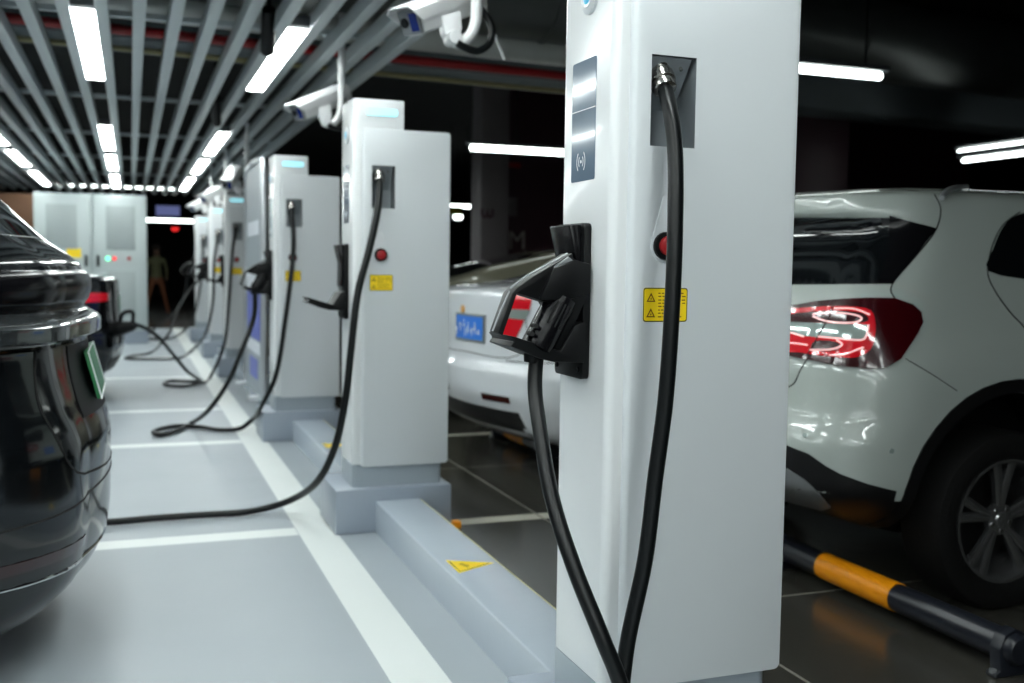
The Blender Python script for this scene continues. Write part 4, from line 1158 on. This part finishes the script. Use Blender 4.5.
seam('bumper_gap', [(YCb + d, .505 + .03 * math.cos(d * 2)) for d in (-.86, -.7, -.5, -.25, 0, .25, .5, .7, .86)], ce, .0035, 'gap', body)
seam('tailgate_gap', [(YCb - .62, .99), (YCb - .66, .82), (YCb - .60, .64), (YCb - .3, .58), (YCb + .3, .58), (YCb + .6, .64), (YCb + .66, .82), (YCb + .62, .99)], ce, .004, 'gap', body)
seam('glass_trim', [(YCb - .80, 1.328), (YCb - .4, 1.328), (YCb, 1.328), (YCb + .4, 1.328), (YCb + .80, 1.328)], ce, .0025, 'skid', body)
seam('band_trim', [(YCb - .87, 1.222), (YCb - .5, 1.222), (YCb, 1.222), (YCb + .5, 1.222), (YCb + .87, 1.222)], ce, .002, 'skid', body)
seam('lower_trim', [(YCb - .84, .33), (YCb - .5, .32), (YCb, .315), (YCb + .5, .32), (YCb + .84, .33)], ce, .006, 'chrome', body)
patch('bumper_reflector', [(YCb - .80, .37), (YCb - .45, .365), (YCb - .45, .40), (YCb - .80, .405)], ce, .04, .003, .006, 'darkred', body, YCb)
patch('side_window', [(Ub(1.0), 1.12), (Ub(1.2), 1.4), (Ub(1.6), 1.5), (Ub(2.3), 1.52), (Ub(2.8), 1.4), (Ub(3.3), 1.14)], cs, .07, .003, .006, 'carglass', body, YCb)
patch('windscreen', [(YCb - .6, 1.2), (YCb + .6, 1.2), (YCb + .52, 1.5), (YCb - .52, 1.5)], caster(tree, 'end', 1), .06, .003, .006, 'carglass', body)
patch('matte_recess_patch', [(YCb - .40, .76), (YCb + .40, .76), (YCb + .36, .985), (YCb - .36, .985)], ce, .05, .003, .006, 'cladding', body)  # matte black patch added to stop the glossy paint mirroring the plate
# leaning number plate
pv = atY(87, 343, YCb - .05); pb_ = atY(98, 392, YCb - .05)
xa, za, xb, zb = X0b - .070, .955, X0b - .030, .80
pp_ = [(xa, za), (xb, zb), (xb - .012, zb - .001), (xa - .012, za - .001)]
pl = obj('number_plate', prism(pp_, 'y', YCb - .24, YCb + .24, bev=.002), 'plategreen', body)
tagp(pl, 'green number plate')
obj('plate_edge', tube([(xa + .002, YCb - .235, za), (xb + .002, YCb - .235, zb), (xb + .002, YCb + .235, zb), (xa + .002, YCb + .235, za)], .003, seg=6, smooth=0, closed=True), 'whiteink', pl)
for u in (wub, wub + 2.88):
    for sd in (-1, 1): wheel('wheel', (Ub(u), YCb + sd * .915, .355), sd, .355, .24, K)

# ------------------------------------------------------------------ wheel stops
def wheel_stop(X, y0, y1, label):
    T = thing('wheel_stop', (X, (y0 + y1) / 2, 0), label, 'wheel stop', 'black and yellow pipe wheel stops')
    z = .088; r = .05
    obj('pipe', cyl((X, y0, z), (X, y1, z), r, prof=[(0, r * .8), (.012, r), (.988, r), (1, r * .8)], seg=32), 'barblack', T)
    ya = y0 + (y1 - y0) * .42; yb_ = y0 + (y1 - y0) * .74
    obj('yellow_sleeve', cyl((X, ya, z), (X, yb_, z), r + .003, seg=32), 'baryellow', T)
    for y in (y0 + .05, y1 - .06):
        bk = obj('bracket', prism([(X - .07, 0), (X - .07, .012), (X - .052, .02), (X - .06, z), (X - .04, z + .045), (X, z + .063), (X + .04, z + .045), (X + .06, z), (X + .052, .02), (X + .09, .012), (X + .09, 0)], 'y', y - .022, y + .022, bev=.003), 'barblack', T)
        bm = bmesh.new()
        for x in (X - .062, X + .075): cyl((x, y, .01), (x, y, .022), .012, bm=bm, seg=6)
        obj('bolt', bm, 'skid', bk)
    return T
wheel_stop(2.575, 2.37, 3.68, 'black pipe wheel stop with a yellow sleeve, before the white car wheel')
wheel_stop(2.53, 6.0, 7.15, 'black and yellow wheel stop under the silver car')

# ------------------------------------------------------------------ distant person
def person(x, y):
    T = thing('person', (x, y, 0), 'distant blurred person in pale green top and orange trousers, standing with legs apart', 'person')
    me = bpy.data.meshes.new('sk'); 
    V = [(0, 0, .86), (0, 0, 1.1), (0, 0, 1.34), (0, 0, 1.42), (0, -.01, 1.5), (0, -.01, 1.6), (-.17, 0, 1.33), (-.23, 0, 1.08), (-.22, -.06, .84), (.17, 0, 1.33), (.23, 0, 1.08), (.22, -.06, .84),
         (-.1, 0, .82), (-.18, -.01, .46), (-.26, .02, .08), (-.27, -.1, .04), (.1, 0, .82), (.18, -.01, .46), (.26, .02, .08), (.27, -.1, .04)]
    Ed = [(0, 1), (1, 2), (2, 3), (3, 4), (4, 5), (2, 6), (6, 7), (7, 8), (2, 9), (9, 10), (10, 11), (0, 12), (12, 13), (13, 14), (14, 15), (0, 16), (16, 17), (17, 18), (18, 19)]
    Rr = [.13, .125, .13, .05, .075, .085, .06, .042, .03, .06, .042, .03, .09, .06, .042, .035, .09, .06, .042, .035]
    me.from_pydata([(a + x, b + y, c) for a, b, c in V], Ed, [])
    o = bpy.data.objects.new('sk', me); COL.objects.link(o)
    md = o.modifiers.new('s', 'SKIN'); 
    for i, sv in enumerate(me.skin_vertices[0].data): sv.radius = (Rr[i], Rr[i] * .8); sv.use_root = (i == 0)
    o.modifiers.new('u', 'SUBSURF').levels = 2
    dg = bpy.context.evaluated_depsgraph_get(); dg.update()
    m2 = bpy.data.meshes.new_from_object(o.evaluated_get(dg)); bpy.data.objects.remove(o, do_unlink=True)
    m2.materials.clear()
    for k in ('skin', 'vest', 'orange', 'black'): m2.materials.append(M[k])
    for p in m2.polygons:
        z = p.center.z; p.material_index = 3 if z < .07 else 2 if (z < .9 and abs(p.center.x - x) < .16 + (0.9 - z) * .25) else 1 if (z < 1.42 and z > .92) else 0
    link_mesh('body', m2, 'skin', T, 180)
    bm = bmesh.new(); bmesh.ops.create_uvsphere(bm, u_segments=20, v_segments=12, radius=.1)
    for v in bm.verts: v.co = Vector((x + v.co.x, y + .015 + v.co.y * 1.05, 1.62 + v.co.z * .75))
    obj('hair', bm, 'hair', T)
pp0 = atZ(157, 316, 0)
person(pp0.x, pp0.y)

# ------------------------------------------------------------------ light, world, view
w = bpy.data.worlds.new('world'); sc.world = w; w.use_nodes = True
w.node_tree.nodes['Background'].inputs[0].default_value = (.5, .56, .6, 1); w.node_tree.nodes['Background'].inputs[1].default_value = .02
sc.view_settings.view_transform = 'Standard'; sc.view_settings.look = 'None'; sc.view_settings.gamma = 1; sc.view_settings.use_curve_mapping = False
sc.view_settings.exposure = 0.12
sc.cycles.use_denoising = True
sc.cycles.max_bounces = 8; sc.cycles.diffuse_bounces = 4; sc.cycles.glossy_bounces = 4
sc.cycles.sample_clamp_indirect = 6
for o in list(bpy.data.objects):
    if o.type == 'EMPTY' and 'armx' in o: del o['armx']
